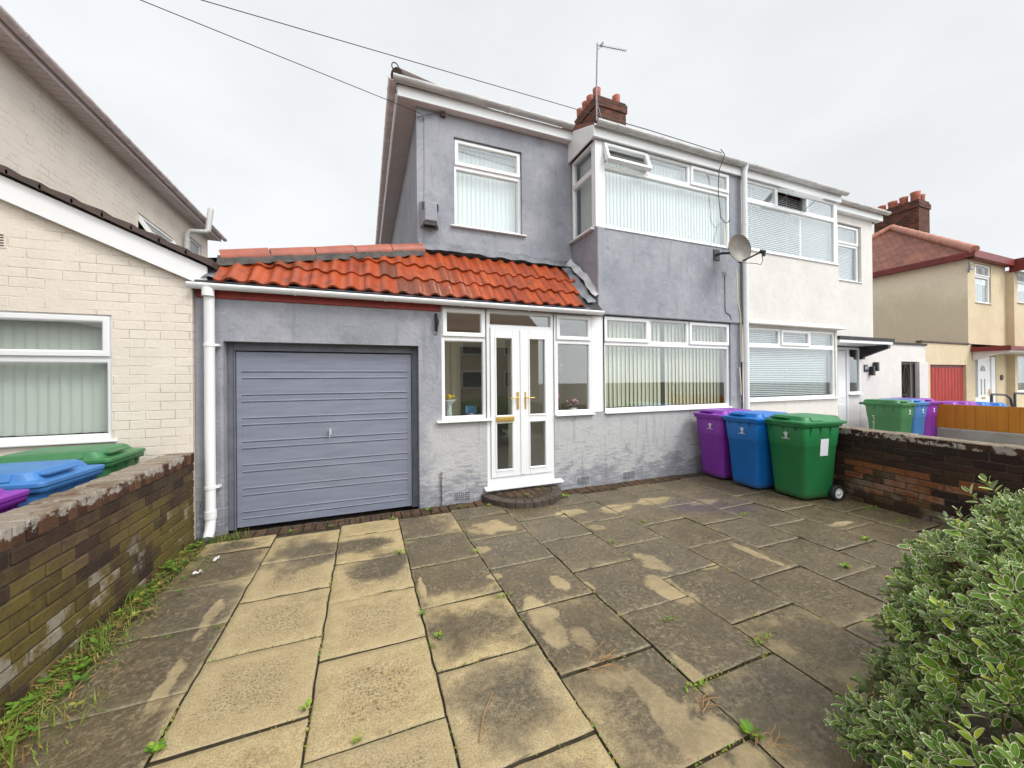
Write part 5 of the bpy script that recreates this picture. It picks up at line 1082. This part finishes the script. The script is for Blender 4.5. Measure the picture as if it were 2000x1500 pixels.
def stalks(x,y,n,L_,seed,label):
    rs=random.Random(seed); b=MB()
    for i in range(n):
        a=rs.uniform(-.9,.6); p=Vector((x+rs.gauss(0,.03),y+rs.gauss(0,.03),.008)); l=rs.uniform(.5,1)*L_; b.tube([p,p+Vector((math.cos(a)*l*.5,math.sin(a)*l*.5,.012+rs.random()*.015)),p+Vector((math.cos(a+.2)*l,math.sin(a+.2)*l,.006))],.0022,5)
    tag(b.build('dry_stalks','twig',uv=False),label,'dry stalks')
stalks(1.20,1.80,12,.16,1,'tangle of dry straw-coloured stalks lying mid patio')
stalks(1.50,1.36,7,.12,2,'few dry stalks lying on a joint in the pale drained strip')
stalks(1.62,1.12,10,.10,3,'dry curled stalks beside the bright green weed near the shrub')
b=MB(); b.tube([(.46,1.60,.006),(.52,1.72,.014),(.60,1.83,.007)],.003,5); tag(b.build('twig','twig',uv=False),'single bent brown twig lying on a near slab','twig')
for i,(x,y,a,lb) in enumerate(((-1.30,3.86,.4,'scrap of white paper lying in the weeds'),(-1.24,4.10,1.2,'crumpled white paper strip in the grass near the downpipe'))):
    b=MB(); c_,s_=math.cos(a),math.sin(a)
    pts=[[(-.032+.064*u_i/4,-.014+.028*v_i/2) for u_i in range(5)] for v_i in range(3)]
    rows=[[(x+px_*c_-py_*s_,y+px_*s_+py_*c_,.03+.02*mnoise.noise((px_*40,py_*40,i*5.))+.012*(k%2)) for k,(px_,py_) in enumerate(r)] for r in pts]
    b.loft(rows,(False,False),closed=False); tag(b.build('paper_scrap','ceramic',uv=False),lb,'litter')
b=MB(); b.cur=1.; leaf(b,(-1.42,3.35,.04),(.6,-.6,.2),(0,0,1),.09,.028); tag(b.build('fallen_leaf','twig',uv=False),'single large brown fallen leaf at the foot of the mossy wall','leaf')

# ------------------------------------------------------------------ the shrub
def shrub():
    rs=random.Random(21); V=[];F=[];rn=[];ed=[]
    outl=[]
    n=10
    for k in range(n):
        a=2*math.pi*k/n; x=.5-.5*math.cos(a); y=math.sin(a)*.25*(1.0 if math.cos(a)>-.2 else .92); outl.append((x,y))
    def add_leaf(p,d,up,L_,W,r):
        s2=d.cross(up); 
        if s2.length<1e-4: s2=d.cross(Vector((1,0,0)))
        s2.normalize(); n2=s2.cross(d).normalized(); b0=len(V); curl=rs.uniform(-.1,.18)
        for sc in (1,.87):
            for x,y in outl:
                xx=.5+(x-.5)*sc; yy=y*sc
                z=abs(yy)*.55-curl*xx*xx
                V.append(tuple(p+d*(xx*L_)+s2*(yy*L_*W)+n2*(z*L_*.6)))
        for k in range(n):
            j=(k+1)%n; F.append((b0+k,b0+j,b0+n+j,b0+n+k)); rn.append(r); ed.append(1.)
        F.append(tuple(b0+n+k for k in range(n))); rn.append(r); ed.append(0.)
    # lumpy envelope made of overlapping mounds
    mounds=[((2.78,.42,.49),(.78,.62,.59)),((2.58,.60,.40),(.62,.49,.49)),((3.2,.34,.59),(.78,.62,.57)),((2.16,.62,.14),(.50,.40,.26)),((2.12,.35,.25),(.55,.48,.34)),((2.35,.15,.45),(.55,.45,.50)),((3.4,-.1,.55),(.8,.7,.6))]
    def inside(q,skip):
        for i,(c,r) in enumerate(mounds):
            if i==skip: continue
            if sum(((q[k]-c[k])/r[k])**2 for k in range(3))<.80: return True
        return False
    stems=MB()
    cnt=0
    for mi,(c,r) in enumerate(mounds):
        area=r[0]*r[1]+r[1]*r[2]+r[0]*r[2]; N_=int(area*1900)
        for i in range(N_):
            dv=Vector((rs.gauss(0,1),rs.gauss(0,1),rs.gauss(0,1))).normalized()
            if dv.z<-.45: continue
            f=1+.16*mnoise.noise(dv*2.6+Vector((mi*7,0,0)))+.10*mnoise.noise(dv*6+Vector((0,mi*5,0))); depth=rs.choice((0,0,0,.10,.2,.32)); f-=depth
            if rs.random()<.05: f+=rs.uniform(.04,.14)
            q=Vector((c[0]+r[0]*dv.x*f,c[1]+r[1]*dv.y*f,c[2]+r[2]*dv.z*f))
            if q.z<.03 or inside(q,mi): continue
            nrm=Vector((dv.x/r[0],dv.y/r[1],dv.z/r[2])).normalized()
            ax_=(nrm+Vector((rs.gauss(0,.35),rs.gauss(0,.35),rs.gauss(.25,.3)))).normalized()
            big=rs.uniform(.75,1.15); hue=rs.random()*.8 if rs.random()<.93 else rs.uniform(.85,1)
            base=q-ax_*.06; stems.cur=rs.random(); 
            if rs.random()<.6: stems.tube([base-ax_*.10,q+ax_*.015],[.0025,.0015],4)
            t1=ax_.orthogonal().normalized(); t2=ax_.cross(t1)
            nl=rs.randint(7,10); a0=rs.uniform(0,6.28)
            for k in range(nl):
                lv=k/nl; az=a0+k*2.4; out=t1*math.cos(az)+t2*math.sin(az); el=.30+.95*lv
                d=(out*math.cos(el)+ax_*math.sin(el)).normalized(); p=base+ax_*(.075*lv)+out*.003
                L_=(.062-.034*lv)*(.65+.6*rs.random())*big*rs.uniform(.85,1.15)
                add_leaf(p,d,ax_,L_,rs.uniform(.80,1.0),min(1,max(0,hue+rs.uniform(-.1,.1))))
                cnt+=1
    me=bpy.data.meshes.new('foliage'); me.from_pydata(V,[],F); me.update()
    a=me.attributes.new('rnd','FLOAT','FACE'); a.data.foreach_set('value',rn); a=me.attributes.new('edge','FLOAT','FACE'); a.data.foreach_set('value',ed)
    me.polygons.foreach_set('use_smooth',[True]*len(F)); me.materials.append(M['shrub_leaf'])
    t=thing('shrub','dense grey-green shrub with pale-edged leaves at the lower right corner','shrub',(2.8,.4,0))
    o=bpy.data.objects.new('foliage',me); C.objects.link(o); o.parent=t; o.location=-Vector(t.location)
    for i in range(60):
        a=rs.uniform(0,6.28); l=rs.uniform(.4,.85); x0,y0=2.8+rs.gauss(0,.12),.4+rs.gauss(0,.12); stems.tube([(x0,y0,0),(x0+math.cos(a)*l*.4,y0+math.sin(a)*l*.35,.25+rs.random()*.2),(x0+math.cos(a)*l*.8,y0+math.sin(a)*l*.65,.3+rs.random()*.5)],[.012,.008,.004],5)
    stems.build('branches','bark',t,uv=False)
    print('shrub leaves',cnt)
shrub()

# ------------------------------------------------------------------ across the street (seen only as reflections in the glass)
oh=thing('facing_house','beige semi-detached pair across the street facing the patio','house',(6,-20,0))
b=MB(); b.box(-3,14,-27,-19.5,-.1,5.6); b.build('wall','beige_render',oh)
b=MB(); b.prism([(-19.1,5.6),(-27.4,5.6),(-23.2,8.4)],0,-3.3,14.3); b.build('roof','red_roof_tiles',oh)
for x in (-1.5,2.2,7.2,10.8):
    for z in (1.0,3.7):
        b=MB(); b.box(x,x+2.1,-19.5,-19.42,z,z+1.4); f=b.build('window','white_upvc',oh); b=MB(); b.box(x+.1,x+2,-19.42,-19.40,z+.1,z+1.3); b.build('pane','interior_dark',f)
oh=thing('facing_house','grey rendered house across the street left of the beige pair','house',(-14,-20,0))
b=MB(); b.box(-21,-6,-27,-19.5,-.1,5.6); b.build('wall','grey_render',oh)
b=MB(); b.prism([(-19.1,5.6),(-27.4,5.6),(-23.2,8.4)],0,-21.3,-5.7); b.build('roof','red_roof_tiles',oh)
for x in (-19.5,-16,-11.5,-8.5):
    for z in (1.0,3.7):
        b=MB(); b.box(x,x+2.1,-19.5,-19.42,z,z+1.4); f=b.build('window','white_upvc',oh); b=MB(); b.box(x+.1,x+2,-19.42,-19.40,z+.1,z+1.3); b.build('pane','blind_fabric',f)
def tree(x,y,h,w_,label,n=1500):
    t=thing('garden_tree',label,'tree',(x,y,0)); b=MB(); b.tube([(x,y,-.1),(x,y,h*.4),(x+.1,y,h*.8)],[.12,.09,.04],8); b.build('trunk','bark',t)
    b=MB(); rs=random.Random(int(x*10)+5)
    for i in range(n):
        d_=Vector((rs.gauss(0,1),rs.gauss(0,1),rs.gauss(0,1))).normalized()*(rs.random()**.4); f=1+.3*mnoise.noise(d_*2.5); p=Vector((x+d_.x*w_*f,y+d_.y*w_*f,h*.58+d_.z*h*.45*f)); b.cur=rs.random(); a=Vector((rs.gauss(0,1),rs.gauss(0,1),rs.gauss(0,1))); leaf(b,p,a,(.1,.2,1),.22,.07)
    b.build('crown','tree_leaf',t,uv=False)
tree(.6,-3.4,2.7,.95,'dark evergreen shrub tree at the front boundary behind the viewer')
tree(-1.2,-4.0,2.0,.8,'smaller evergreen at the front boundary behind the viewer, left of the taller one')
